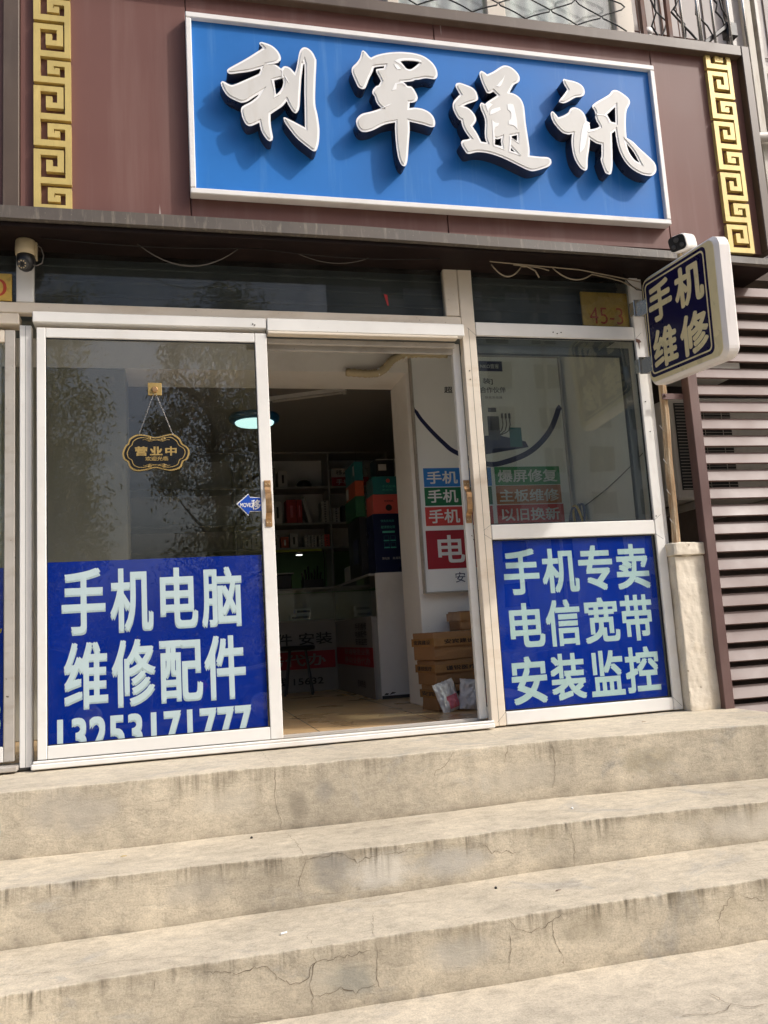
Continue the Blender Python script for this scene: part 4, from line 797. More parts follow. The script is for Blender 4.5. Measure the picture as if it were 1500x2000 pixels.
# ================================================================ blue shop sign
sg = thing('shop_sign', 'blue framed shop sign with four large white raised characters', 'shop sign', (1.48, -.22, 2.76))
MB().box(.14, 2.826, -.236, -.201, 2.782, 3.752).build('board', 'blueboard', sg)
for nme, a in (('frame', (.124, 2.84, -.262, -.2005, 3.739, 3.771)), ('frame', (.124, 2.84, -.262, -.2005, 2.764, 2.794))):
    box(nme, 'signframe', sg, *a, .004)
for nme, a in (('frame', (.124, .153, -.262, -.2005, 2.796, 3.737)), ('frame', (2.811, 2.84, -.262, -.2005, 2.796, 3.737))):
    box(nme, 'signframe', sg, *a, .004)
for outs, holes, over in LETTERS:
    O = [cat_mull(p) for p in outs]; Hs = [cat_mull(p, sub=3, corner=38) for p in holes]
    body = link('character', outline_mesh(O, Hs, -.2735, .0375), 'return', sg)
    link('trim', outline_mesh(O, Hs, -.3125, .0015), 'trim', body)
    link('face', outline_mesh(O, Hs, -.3160, .0018, -.0115), 'letterface', body)
    W_ = [cat_mull(p, sub=3, corner=38) for p in over]
    if W_: 
        for p in W_:
            mb = MB(); mb.prism(p, lambda q: Vector((q[0], -.3195, q[1])), lambda q: Vector((q[0], -.3142, q[1]))); mb.build('inlay', 'trim', body)

# ================================================================ projecting light box
lb = thing('light_box_sign', 'navy and cream projecting light box reading phone repair beside the window', 'light box', (2.713, -.06, 1.849))
def rrect(y0, y1, z0, z1, r, n=6):
    pts = []
    for cy, cz, a0 in ((y1 - r, z1 - r, 0), (y0 + r, z1 - r, 90), (y0 + r, z0 + r, 180), (y1 - r, z0 + r, 270)):
        for i in range(n + 1):
            a = R(a0 + 90 * i / n); pts.append((cy + r * math.cos(a), cz + r * math.sin(a)))
    return pts
Y0, Y1, Z0_, Z1_ = -.775, -.06, 1.849, 2.484; LX = 2.713
def lbp(pts, xa, xb, name, mat, parent=lb):
    mb = MB(); mb.prism(pts, lambda p: Vector((xa, p[0], p[1])), lambda p: Vector((xb, p[0], p[1]))); return mb.build(name, mat, parent)
mb = MB(); P1 = rrect(Y0, Y1, Z0_, Z1_, .06); P2 = rrect(Y0 + .016, Y1 - .016, Z0_ + .016, Z1_ - .016, .05)
rings = []
for xx, pp in ((LX, P2), (LX + .02, P1), (LX + .075, P1), (LX + .092, P2)): rings.append([mb.bm.verts.new((xx, *p)) for p in pp])
for a, b in zip(rings, rings[1:]):
    for k in range(len(a)): mb.bm.faces.new((a[k], a[(k+1) % len(a)], b[(k+1) % len(a)], b[k]))
mb.bm.faces.new(rings[0]); mb.bm.faces.new(rings[-1]); shell = mb.build('shell', 'lbwhite', lb)
for sx, xs in ((-1, LX), (1, LX + .092)):
    e = .003 * sx
    fp = lbp(rrect(Y0 + .02, Y1 - .02, Z0_ + .02, Z1_ - .02, .046), xs, xs + e * .8, 'acrylic_face', 'lbcream')
    nv = lbp(rrect(Y0 + .085, Y1 - .03, Z0_ + .045, Z1_ - .03, .035), xs + e * .8, xs + e * 1.3, 'navy_field', 'navy', fp)
    me_ = None
    for d, xo in ((.016, 1.35),):
        o1 = rrect(Y0 + .085 + d, Y1 - .03 - d, Z0_ + .045 + d, Z1_ - .03 - d, .03); o2 = rrect(Y0 + .085 + d + .009, Y1 - .03 - d - .009, Z0_ + .045 + d + .009, Z1_ - .03 - d - .009, .024)
        me = outline_mesh([o1], [o2], 0, .0006)
        for v in me.vertices: v.co = (xs + e * xo + v.co.y, v.co.x, v.co.z)
        link('border_line', me, 'lbcream', fp)
    ya, yb = (Y1 - .03, Y0 + .085) if sx < 0 else (Y0 + .085, Y1 - .03)
    W = yb - ya; H = Z1_ - .03 - Z0_ - .045; zb = Z0_ + .045
    def fmap(u, v, ya=ya, W=W, zb=zb, H=H, xs=xs, e=e): return (xs + e * 1.6, ya + W * u, zb + H * v)
    lettering([('手', .07, .46, .535, .93), ('机', .51, .94, .535, .93), ('维', .08, .48, .06, .46), ('修', .53, .95, .06, .46)], 'lbcream', fp, fmap, .036, rnd_=True)
for z in (2.27, 1.93):
    mb = MB(); mb.box(2.66, LX + .012, -.056, -.050, z, z + .1, .002); mb.box(LX - .006, LX - .002, -.11, -.056, z + .005, z + .095, .001); mb.box(2.66, 2.675, -.05, -.006, z + .01, z + .09, .001); mb.build('bracket', 'steel', lb)

lb.rotation_euler = (R(4.67), R(-2.06), R(-.7))
# ================================================================ cameras
bc = thing('security_camera', 'white bullet camera on top of the projecting light box', 'camera', (2.83, -.4, 2.5))
rot = Matrix.Rotation(R(38), 4, 'Z') @ Matrix.Rotation(R(-8), 4, 'Y')
T0 = Matrix.Translation((2.785, -.42, 2.562)) @ Matrix.Rotation(R(218), 4, 'Z') @ Matrix.Rotation(R(17), 4, 'Y') @ Matrix.Rotation(R(4), 4, 'X') @ Matrix.Scale(1.4, 4)
mb = MB(); mb.box(-.075, .075, -.036, .036, -.031, .035, .022, T0, 5); mb.build('housing', 'whiteplastic', bc)
mb = MB(); mb.prism(rrect(-.032, .032, -.027, .031, .016), lambda p: T0 @ Vector((.0752, p[0], p[1])), lambda p: T0 @ Vector((.0795, p[0], p[1]))); lens = mb.build('front_plate', 'black', bc)
mb = MB(); rx = Matrix.Rotation(R(90), 4, 'Y')
for yy, zz, r in ((0, .014, .010), (-.016, -.009, .008), (.016, -.009, .008)):
    mb.lathe([(r, 0), (r, .004), (r * .6, .005)], T0 @ Vector((.0805, yy, zz)), (T0 @ rx).to_3x3(), 16)
mb.build('lens', 'darkgrey', lens)
mb = MB(); mb.lathe([(.034, 0), (.034, .014), (.028, .022), (.022, .034), (.016, .05), (.012, .08)], (2.77, -.40, 2.44), None, 20); mb.build('ball_base', 'beigeplastic', bc, True)
dc = thing('security_camera', 'dome camera with a ring of lights under the fascia at the left', 'camera', (-.67, -.09, 2.4))
mb = MB(); mb.lathe([(.044, .115), (.047, .11), (.049, .065), (.047, .042), (.043, .038)], (-.672, -.09, 2.43), None, 28); mb.build('collar', 'beigeplastic', dc, True)
mb = MB(); mb.lathe([(.001, -.036), (.015, -.034), (.030, -.024), (.040, -.005), (.042, .012), (.041, .05)], (-.672, -.09, 2.425), None, 28); ball = mb.build('ball', 'black', dc, True)
fd = Matrix.Rotation(R(118), 3, 'X') @ Matrix.Rotation(R(-14), 3, 'Y')
cpos = Vector((-.672, -.09, 2.428)) + fd @ Vector((0, 0, .034))
mb = MB(); mb.lathe([(.026, -.006), (.026, .006), (.022, .009), (.012, .010), (.010, .004), (.001, .004)], cpos, fd, 24); mb.build('lens_plate', 'darkgrey', ball)
mb = MB()
for i in range(8):
    a = R(20 + i * 40 + (35 if i > 3 else 0)); mb.lathe([(.0036, 0), (.0036, .0012)], cpos + fd @ Vector((math.cos(a) * .0175, math.sin(a) * .0175, .0092)), fd, 8)
mb.build('lamp_ring', 'beigeplastic', ball)
mb = MB().box(-.627, -.618, -.1, -.07, 2.45, 2.54, .003); mb.build('bracket', 'beigeplastic', dc)
mb = MB(); mb.tube([(-.625, -.09, 2.53), (-.6, -.1, 2.51), (-.588, -.1, 2.47), (-.595, -.1, 2.43), (-.62, -.1, 2.415), (-.64, -.1, 2.42)], .003, 8); mb.build('lead', 'cable', dc, True)
# cables under the soffit
def cable(label, pts, r=.003, mat='cable'):
    mb = MB(); q = [tuple(v) for v in pts]
    mb.tube(q, r, 6); tag(mb.build('loose_cable', mat, None, True), label, 'cable', 'cables loose under the fascia')
def arc(p0, p1, d, n=12): return sag(p0, p1, d, n)
cable('grey cable drooping in a deep curve below the left end of the fascia', arc((-.14, -.12, 2.545), (.36, -.12, 2.545), .105))
cable('thin dark cable running along under the fascia above the door', arc((-.6, -.14, 2.543), (.45, -.15, 2.54), .02) + arc((.45, -.15, 2.54), (1.45, -.15, 2.535), .025), .002, 'blackcable')
cable('grey cable sagging under the fascia above the open doorway', arc((.68, -.1, 2.545), (1.06, -.1, 2.54), .04), .0022)
cable('pale cable looped twice under the fascia above the fixed window', arc((1.77, -.1, 2.54), (1.95, -.1, 2.535), .065) + arc((1.95, -.1, 2.535), (2.12, -.1, 2.52), -.01, 5), .004, 'palecable')
cable('short cut pale cable end hanging under the fascia above the fixed window', [(1.9, -.11, 2.54), (1.98, -.11, 2.535), (2.03, -.11, 2.51), (2.05, -.11, 2.47)], .0045, 'palecable')
cable('bundle of pale cable leading from the fascia towards the light box', arc((2.15, -.09, 2.54), (2.4, -.08, 2.52), .05) + [(2.5, -.07, 2.51), (2.6, -.05, 2.50), (2.69, -.04, 2.47), (2.76, -.05, 2.44)], .004, 'palecable')
cable('straight pale cable stretched under the fascia over the fixed window', [(1.75, -.13, 2.543), (2.0, -.13, 2.532), (2.3, -.12, 2.525), (2.55, -.10, 2.50), (2.72, -.07, 2.49)], .0035, 'palecable')
cable('black cable dropping from the fascia into the light box', [(2.62, -.06, 2.54), (2.64, -.06, 2.49), (2.70, -.05, 2.45), (2.775, -.08, 2.43)], .003, 'blackcable')

# ================================================================ pier and pole
pr = thing('plastered_pier', 'short rough cream plastered pier with a flat cap', 'pier', (2.84, 0, 0))
def rough(x0, x1, y0, y1, z0, z1, name, n, amp, seed):
    mb = MB(); mb.box(x0, x1, y0, y1, z0, z1)
    bmesh.ops.subdivide_edges(mb.bm, edges=mb.bm.edges[:], cuts=n, use_grid_fill=True)
    mb.bm.normal_update()
    cen = Vector(((x0 + x1) / 2, (y0 + y1) / 2, (z0 + z1) / 2)); hx, hy, hz = (x1 - x0) / 2, (y1 - y0) / 2, (z1 - z0) / 2
    for v in mb.bm.verts:
        # worn arrises
        e = sum(1 for a, h in ((v.co.x - cen.x, hx), (v.co.y - cen.y, hy), (v.co.z - cen.z, hz)) if abs(a) > h - 1e-4)
        d = noise.noise(v.co * 9 + Vector((seed, 0, 0))) + .6 * noise.noise(v.co * 31)
        q = v.co - cen; q = Vector((q.x / hx, q.y / hy, q.z / hz))
        v.co += v.normal * amp * d - (v.co - cen).normalized() * (.004 + .004 * abs(d)) * max(0, e - 1)
    return mb.build(name, 'plaster', pr)
rough(2.752, 2.945, -.06, .12, -.004, .862, 'shaft', 26, .006, 1)
rough(2.742, 2.972, -.075, .13, .862, .935, 'cap', 12, .007, 5)
pl = thing('wooden_pole', 'weathered split wooden pole standing on the plastered pier', 'pole', (2.80, -.01, .935))
mb = MB(); zz = [.936 + i * .06 for i in range(27)]
mb.tube([(2.805 + .012 * noise.noise((z * 2, 0, 0)) + (z - .93) * .018, -.012 + .008 * noise.noise((z * 2, 4, 0)), z) for z in zz], [.024 + .004 * noise.noise((z * 5, 1, 1)) for z in zz], 9); mb.build('shaft', 'wood', pl)
mb = MB(); mb.box(2.79, 2.93, -.055, -.05, 1.78, 1.815, .001); mb.tube([(2.81, -.055, 1.8), (2.80, -.06, 1.8)], .008, 8); mb.build('clamp', 'post', pl)
mb = MB()
for z in (1.22, 1.4, 1.05, 1.6): mb.tube([(2.79, -.03, z), (2.775, -.035, z + .012), (2.767, -.03, z + .03)], .0018, 5)
mb.build('wire_ties', 'steel', pl)

# ================================================================ louver screen
lv = thing('louver_screen', 'mauve brown horizontal louvre screen beside the steps', 'louver screen', (3.6, 0, -.6))
ps = MB().box(2.940, 3.002, -.10, -.03, -.66, 2.53, .003).build('post', 'post', lv)
MB().box(4.75, 4.81, -.10, -.03, -.66, 2.53, .003).build('post', 'post', lv)
lettering([('1·50×3/70', 0, .17, 0, .022), ('e', -.11, -.085, .002, .016)], 'cable', ps, lambda u, v: (2.9392, -.046 - v, .52 - u + .03), -.012, 'chalk_marks')
for i in range(29):
    z = -.44 + i * .1035
    T = Matrix.Translation((0, -.055, z)) @ Matrix.Rotation(R(-27), 4, 'X')
    MB().box(3.003, 4.749, -.007, .007, -.040, .040, .0015, T).build('slat', 'louver', lv)
# recess behind the louvres
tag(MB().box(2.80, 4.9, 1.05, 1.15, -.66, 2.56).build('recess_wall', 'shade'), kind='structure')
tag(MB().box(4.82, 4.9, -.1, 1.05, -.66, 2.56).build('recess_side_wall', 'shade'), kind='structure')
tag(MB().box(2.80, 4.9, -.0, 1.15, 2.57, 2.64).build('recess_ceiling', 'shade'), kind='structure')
ac = thing('air_conditioner', 'dusty white outdoor air conditioner behind the louvre screen', 'air conditioner', (3.5, .45, 1.2))
MB().box(3.06, 3.95, .31, .62, 1.24, 1.90, .012).build('casing', 'acwhite', ac)
gr = MB().box(3.10, 3.50, .302, .309, 1.30, 1.86).build('fan_opening', 'black', ac)
mb = MB()
for i in range(28): mb.box(3.10, 3.50, .292, .2945, 1.305 + i * .02, 1.308 + i * .02)
for xx in (3.17, 3.3, 3.43): mb.box(xx, xx + .004, .295, .2985, 1.3, 1.86)
mb.build('grille', 'aludark', gr)
mb = MB(); mb.box(3.52, 3.64, .3065, .3095, 1.80, 1.86); mb.build('sticker', 'teal', ac)
for xx in (3.2, 3.75):
    box('bracket', 'aludark', ac, xx, xx + .04, .3, 1.05, 1.19, 1.235)
ub = thing('wall_cabinet', 'pale grey cabinet high behind the louvre screen', 'cabinet', (3.5, .4, 2.0)); 
MB().box(3.2, 3.62, .30, .6, 2.06, 2.54, .006).build('casing', 'acwhite', ub); box('door_panel', 'acwhite', ub, 3.23, 3.59, .292, .299, 2.09, 2.51, .002)
mb = MB(); mb.box(3.4, 3.5, .286, .291, 2.13, 2.2); mb.build('sticker', 'tblue', ub)

# ================================================================ building above
ba = thing('apartment_building', 'pale upper storeys of the block above the shop fascia', 'building', (2, .3, 4))
MB().box(-2.6, 2.97, .12, .45, 3.3, 7.2).build('wall', 'wallpanel', ba)
MB().box(2.972, 4.6, .32, .45, 2.65, 7.2).build('balcony_wall', 'wallpanel', ba)
wn = MB(); 
for a in ((1.30, 2.93, .02, .11, 3.93, 4.0), (1.30, 2.93, .02, .11, 5.3, 5.4), (1.30, 1.37, .02, .11, 4.001, 5.299), (1.93, 2.05, .02, .11, 4.001, 5.299), (2.80, 2.93, .02, .11, 4.001, 5.299)): wn.box(*a, .004)
wf = wn.build('window', 'cream', ba)
MB().box(1.37, 1.93, .05, .056, 4.0, 5.3).build('pane', 'glass', wf); MB().box(2.05, 2.80, .05, .056, 4.0, 5.3).build('pane', 'glass', wf)
mb = MB(); prev = None
for i in range(80):
    x = 1.36 + i * .0185; y = .088 + .014 * math.sin(i * .9)
    cur = (mb.bm.verts.new((x, y, 4.0)), mb.bm.verts.new((x, y, 5.3)))
    if prev: mb.bm.faces.new((prev[0], prev[1], cur[1], cur[0]))
    prev = cur
mb.build('curtain', 'paleblue', wf, True)
mb = MB()
for i in range(9): mb.box(3.0 + i * .17, 3.006 + i * .17, .313, .319, 3.9, 6)
mb.box(2.98, 4.4, .311, .3125, 4.38, 4.39); mb.build('panel_seams', 'shade', ba)
gg = thing('window_guard', 'wavy black wire mesh guard over the upstairs window', 'window guard', (2.1, -.08, 4.0))
for i in range(10):
    mb = MB(); pts = []; x0 = 1.2 + i * .17; s = 1 if i % 2 else -1
    for k in range(61):
        z = 3.96 + k * .02; ph = (z - 3.96) / .17 % 1; tri = 4 * abs(ph - .5) - 1; tri = max(-.72, min(.72, tri)) / .72
        pts.append((x0 + s * .082 * tri, -.07 + .006 * math.sin(k), z))
    mb.tube(pts, .0042, 6); mb.build('wire', 'blackcable', gg)
box('guard_post', 'rust', gg, 2.915, 2.945, -.09, -.06, 3.97, 5.2)
br = thing('balcony_railing', 'steel tube railing tangled with black cables above the fascia corner', 'railing', (3.3, -.05, 4))
for i, xx in enumerate((3.23, 3.35, 3.36, 3.46, 3.58, 3.70)): MB().tube([(xx, -.05, 3.97), (xx + .004, -.05, 5.1)], .0085, 10).build('baluster', 'steel', br, True)
box('guard_post', 'rust', br, 3.12, 3.15, -.06, -.03, 3.97, 5.2); MB().tube([(2.96, -.02, 5.05), (3.75, -.02, 5.05)], .015, 10).build('top_rail', 'steel', br, True)
rk = MB(); 
for i in range(7): rk.tube([(2.98 + i * .06, .12, 3.97), (2.97 + i * .06, .14, 5.0)], .004, 6)
rk.tube([(2.96, .11, 4.12), (3.55, .10, 4.1)], .005, 6); rk.tube([(2.96, .11, 4.3), (3.55, .10, 4.28)], .005, 6); rk.build('inner_bars', 'rust', br)
rnd = random.Random(5)
for j in range(7):
    mb = MB(); p = Vector((3.0 + j * .09, -.03 + rnd.uniform(-.02, .03), 4.6)); pts = [p]
    for k in range(9):
        p = p + Vector((rnd.uniform(-.06, .08), rnd.uniform(-.015, .015), -.075 + rnd.uniform(-.03, .03))); pts.append(p)
    mb.tube(pts, .005 + .002 * rnd.random(), 6); mb.build('tangled_cable', 'blackcable', br, True)
mb = MB(); mb.box(-.13, .13, -.02, .02, -.013, .013, .003, Matrix.Translation((3.5, -.02, 4.24)) @ Matrix.Rotation(R(-38), 4, 'Y')); mb.box(3.57, 3.65, -.04, .02, 4.23, 4.33, .006); mb.build('cable_clamp_box', 'black', br)
mb = MB(); mb.lathe([(.05, 0), (.05, .03), (.03, .035)], (3.4, -.04, 3.99), None, 16); mb.build('junction_cap', 'black', br)
pp = thing('drain_pipe', 'white plastic pipe stub beside the upstairs window guard', 'pipe', (2.98, .0, 3.98)); 
mb = MB(); mb.tube([(3.0, -.02, 3.98), (2.985, -.02, 4.16)], .032, 16); mb.build('pipe', 'whiteplastic', pp, True); mb = MB(); mb.tube([(2.985, -.02, 4.161), (2.984, -.02, 4.2)], .038, 16); mb.build('collar', 'whiteplastic', pp, True)
nb = thing('neighbour_building', 'glazed building with peeling white window frames at the right edge', 'building', (4.6, .4, 2.6))
MB().box(3.62, 6.5, .36, .5, 2.66, 7.2).build('dark_glazing', 'darkglass', nb)
for xx, ww, mt in ((3.86, .035, 'aludark'), (3.99, .055, 'oldwhite'), (4.08, .03, 'aludark'), (4.7, .06, 'oldwhite')): box('window_frame', mt, nb, xx, xx + ww, .27, .355, 2.66, 7.1, .003)
for zz in (3.2, 4.25, 5.3): box('window_rail', 'oldwhite', nb, 4.112, 4.69, .29, .355, zz, zz + .06, .003)
for zz in (3.06, 4.02): box('window_rail', 'aludark', nb, 3.62, 3.855, .29, .355, zz, zz + .05, .003)
mb = MB(); mb.tube([(3.6, .2, 3.72), (3.9, .22, 3.70), (4.05, .22, 3.72), (4.8, .22, 3.70)], .035, 12); mb.build('lagged_pipe', 'acwhite', nb, True)
# ================================================================ poster on the pier
ps = thing('poster_board', 'white framed phone service poster with coloured tiles on the inner pillar', 'poster', (2.15, 1.06, .78))
MB().box(1.606, 2.70, 1.05, 1.098, .775, 2.40, .002).build('panel', 'poster', ps)
mb = MB()
for a in ((1.598, 1.606, 1.038, 1.098, .768, 2.407), (2.70, 2.708, 1.038, 1.098, .768, 2.407), (1.606, 2.70, 1.038, 1.098, .767, .775), (1.606, 2.70, 1.038, 1.098, 2.40, 2.408)): mb.box(*a)
mb.build('frame', 'aludark', ps)
TM = dict(blue='tblue', green='tgreen', red='tred', darkred='tdred', green2='tgreen2', orange='torange', red2='tred')
for nme, x0, x1, z0, z1 in POSTER_TILES:
    MB().box(x0, min(x1, 2.128 if x0 < 2 and nme != 'darkred' else 2.66), 1.0478, 1.0499, z0, z1).build('coloured_tile', TM[nme], ps)
for t_ in POSTER_TEXT:
    if t_[0] in ('手机', '电', '爆屏修复', '主板维修', '以旧换新'): lettering([t_], 'white', ps, front(1.0470), .018)
    if t_[0] in ('装]', '合作伙伴', '超'): lettering([t_], 'greyink', ps, front(1.0485), .012)
lettering([t for t in POSTER_TEXT if t[0] == '安'], 'navyink', ps, front(1.0485), .0)
MB().box(2.03, 2.272, 1.0480, 1.0499, 2.295, 2.368).build('header_label', 'navyink', ps)
lettering([t for t in POSTER_TEXT if t[0].startswith('NKO')], 'white', ps, front(1.0470), .005)
ap = [(1.608, 2.11)] + list(ARC[1:]); ap = cat_mull(ap, sub=6, corner=300)[:-6]
mb = MB(); prev = None
for i, p in enumerate(ap):
    d = Vector(ap[min(i+1, len(ap)-1)]) - Vector(ap[max(i-1, 0)]); nrm = Vector((-d.y, d.x)).normalized(); w_ = .016 + .012 * min(1, i / len(ap) * 1.4)
    if p[0] + nrm.x * w_ > 2.695: break
    a, b = Vector(p) + nrm * w_ * .2, Vector(p) - nrm * w_ * 1.2
    cur = [mb.bm.verts.new((max(1.607, q[0]), 1.0484, q[1])) for q in (a, b)]
    if prev: mb.bm.faces.new((prev[0], prev[1], cur[1], cur[0]))
    prev = cur
mb.build('arc', 'navyink', ps)
# the printed charger picture
mb = MB(); mb.prism([(2.10, 1.70), (2.42, 1.75), (2.40, 1.79), (2.2, 1.835), (2.10, 1.83)], lambda p: Vector((p[0], 1.0474, p[1])), lambda p: Vector((p[0], 1.0498, p[1]))); mb.build('printed_base', 'navyink', ps)
mb = MB(); mb.box(2.285, 2.375, 1.0466, 1.0473, 1.752, 1.89, .0003); mb.build('printed_charger', 'teal', ps)
mb = MB(); mb.box(2.13, 2.215, 1.0466, 1.0473, 1.80, 1.97); mb.box(2.14, 2.2, 1.0466, 1.0473, 2.0, 2.03); mb.build('printed_adapter', 'greyink', ps)
mb = MB()
for k in range(3):
    x = 2.24 + k * .027; mb.tube([(x, 1.0475, 1.985 - k * .004), (x + .002, 1.0475, 1.91), (x - .01, 1.0475, 1.87), (x - .03, 1.0475, 1.855), (2.215, 1.0475, 1.835)], .004, 5); mb.tube([(x, 1.0474, 1.955), (x, 1.0474, 1.99)], .0075, 6)
mb.build('printed_cables', 'greyink', ps)
lettering([('快充充电器', 2.125, 2.255, 2.095, 2.115), ('以旧换新', 2.13, 2.24, 1.772, 1.79)][:1], 'greyink', ps, front(1.0484), .005)
# cables and hose on the inner side wall
cable2 = MB(); cable2.tube(sag((2.735, .95, 1.30), (2.735, .12, 1.50), .02), .0025, 6); tag(cable2.build('wall_cable', 'blackcable', None, True), 'thin black cable slanting across the white wall inside the window', 'cable')
hc = thing('hose_coil', 'blue hose coil with a yellow band hanging by the poster', 'hose', (2.68, .98, 1.1))
for k in range(6):
    mb = MB(); cc = Vector((2.70, .93 + .012 * (k % 3), 1.205)); rr = .10 - .008 * (k // 2)
    pts = [cc + Vector((.02 * math.sin(a + k) - .01 * k * .4, rr * math.cos(a) * .62, rr * math.sin(a) * 1.15)) for a in [i * 2 * math.pi / 28 for i in range(29)]]
    mb.tube(pts, .0085, 7); mb.build('coil_turn', 'yellow' if k == 3 else 'bluecoil', hc, True)

# ================================================================ parcels by the door
def parcel(label, cx, cy, z, w_, d_, h, rz, text=None, seed=0):
    t = thing('cardboard_box', label, 'box', (cx, cy, z), group='brown parcels stacked by the pillar')
    T = Matrix.Translation((cx, cy, z)) @ Matrix.Rotation(rz, 4, 'Z')
    mb = MB(); mb.box(-w_/2, w_/2, -d_/2, d_/2, 0, h, .004); bmesh.ops.subdivide_edges(mb.bm, edges=[e for e in mb.bm.edges if e.calc_length() > .05], cuts=6, use_grid_fill=True)
    for v in mb.bm.verts:
        q = v.co.copy(); k = noise.noise(q * 7 + Vector((seed, 0, 0))); k2 = noise.noise(q * 22 + Vector((seed, 3, 0)))
        fx, fy = (q.x / w_ * 2), (q.y / d_ * 2); bulge = .008 * (1 - min(1, abs(fx)) ** 2)
        v.co += Vector((.007 * k, -bulge * (1 if q.y < 0 else -1) + .005 * k2, .004 * k2 if 0.01 < q.z else 0))
        v.co = T @ v.co
    bx = mb.build('carton', 'card', t)
    tp = MB(); tp.box(-w_/2 - .0085, w_/2 + .0085, -d_/2 - .0185, d_/2 + .0115, h * .50, h * .50 + .05, 0, T); tp.build('tape_band', 'tape', t)
    if text:
        lettering([(text, -w_ * .34, w_ * .46, h * .5 + .012, h * .5 + .04)], 'ink', t, lambda u, v: T @ Vector((u, -d_/2 - .0195, v)), .02)
        lettering([(text[:4], -d_ * .42, d_ * .40, h * .5 + .012, h * .5 + .04)], 'ink', t, lambda u, v: T @ Vector((-w_/2 - .0095, -u, v)), .02)
    return t
parcel('lowest taped brown parcel on the shop floor, half behind the white bags', 1.735, .92, .031, .40, .24, .155, R(8), '安宾', 3)
parcel('middle taped brown parcel of the stack by the pillar', 1.73, .93, .189, .42, .25, .15, R(10), '谨锐医疗 安宾', 7)
parcel('upper large taped brown parcel with black printed tape', 1.715, .925, .342, .42, .25, .17, R(14), '安宾建设电缆', 11)
parcel('small taped brown parcel on top of the stack by the window', 1.87, .95, .516, .24, .2, .12, R(4), None, 15)
def bag(label, x, y, w_, h_, th, rz, lean, roll, seed):
    t = thing('plastic_bag', label, 'bag', (x, y, .03), group='white courier bags')
    T = Matrix.Translation((x, y, .034)) @ Matrix.Rotation(rz, 4, 'Z') @ Matrix.Rotation(lean, 4, 'X') @ Matrix.Rotation(roll, 4, 'Y')
    N = 34
    def pt(i, j, s, ex=0):
        u, v = i / N * 2 - 1, j / N
        puff = max(0, (1 - abs(u) ** 2.6)) ** .55 * max(0, (1 - abs(v * 2 - 1) ** 2.8)) ** .6
        c = Vector((u * 2, v * 3, seed))
        cr = abs(noise.noise(c * 2.1)) + .6 * abs(noise.noise(c * 4.7)) + .35 * abs(noise.noise(c * 10))
        xx = u * w_ / 2 * (1 - .10 * puff + .05 * noise.noise(Vector((v * 4, seed, 2)))); zz = v * h_ * (1 - .05 * abs(noise.noise(Vector((u * 3, seed, 7)))))
        yy = s * (th * puff * (.75 + .4 * noise.noise(c * 1.3)) - .016 * cr * min(1, puff * 3)) + .012 * noise.noise(Vector((u * 3, v * 3, seed + 5))) + ex
        return T @ Vector((xx, yy, zz))
    mb = MB()
    for s in (-1, 1):
        vs = [[mb.bm.verts.new(pt(i, j, s)) for j in range(N + 1)] for i in range(N + 1)]
        for i in range(N):
            for j in range(N): mb.bm.faces.new((vs[i][j], vs[i+1][j], vs[i+1][j+1], vs[i][j+1]))
    bmesh.ops.remove_doubles(mb.bm, verts=mb.bm.verts, dist=.0004)
    b = mb.build('bag', 'bagwhite', t, True)
    mb = MB(); i0, i1, j0, j1 = (11, 29, 3, 17) if seed == 3 else (26, 34, 8, 24)
    vs = {(i, j): mb.bm.verts.new(pt(i, j, -1, -.0018)) for i in range(i0, i1 + 1) for j in range(j0, j1 + 1)}
    for i in range(i0, i1):
        for j in range(j0, j1): mb.bm.faces.new((vs[i,j], vs[i+1,j], vs[i+1,j+1], vs[i,j+1]))
    mb.build('pink_label', 'pink', b, True); return t
bag('smaller white courier bag with a pink label leaning on the parcels', 1.625, .70, .15, .19, .045, R(12), R(-14), R(-14), 3)
bag('larger crumpled white courier bag next to the door frame', 1.755, .67, .20, .185, .055, R(-4), R(-12), R(7), 8)

# ================================================================ counters
ce = thing('display_counter', 'white L shaped glass display counter with red lettered panels', 'counter', (1.2, 3, .03))
MB().box(1.505, 1.75, 2.05, 2.075, .031, .99, .002).build('end_panel', 'wallwhite', ce)
mb = MB(); mb.box(1.505, 1.75, 2.046, 2.0495, .031, .055); mb.prism([(1.52, .06), (1.535, .075), (1.56, .07), (1.55, .06)], lambda p: Vector((p[0], 2.0485, p[1])), lambda p: Vector((p[0], 2.0498, p[1]))); mb.prism([(1.56, .06), (1.585, .08), (1.615, .075), (1.6, .068)], lambda p: Vector((p[0], 2.0485, p[1])), lambda p: Vector((p[0], 2.0498, p[1]))); mb.build('scuffed_skirting', 'darkgrey', ce)
MB().box(1.46, 1.475, 2.076, 3.62, .031, .66, .001).build('side_sign_panel', 'signpanel', ce)
MB().box(1.476, 1.9, 2.076, 3.62, .031, .655).build('carcass', 'shelf', ce)
MB().box(-1.6, 1.459, 3.6, 3.615, .031, .68, .001).build('front_sign_panel', 'signpanel', ce)
MB().box(-1.6, 1.459, 3.616, 4.05, .031, .675).build('carcass', 'shelf', ce)
MB().box(1.462, 1.468, 2.08, 3.6, .665, .97).build('glass_side', 'glass', ce); MB().box(-1.6, 1.455, 3.6, 3.606, .69, .97).build('glass_front', 'glass', ce)
MB().box(1.455, 1.9, 2.076, 3.6, .971, .989, .002).build('counter_top', 'shelf', ce); MB().box(-1.6, 1.9, 3.601, 4.1, .971, .989, .002).build('counter_top', 'shelf', ce)
MB().box(1.4575, 1.4597, 2.08, 3.58, .27, .42).build('red_band', 'tdred', ce); MB().box(-1.6, 1.44, 3.5965, 3.5995, .24, .40).build('red_band', 'tdred', ce)
sm = lambda u, v: (1.4565, 3.6 - u, v)
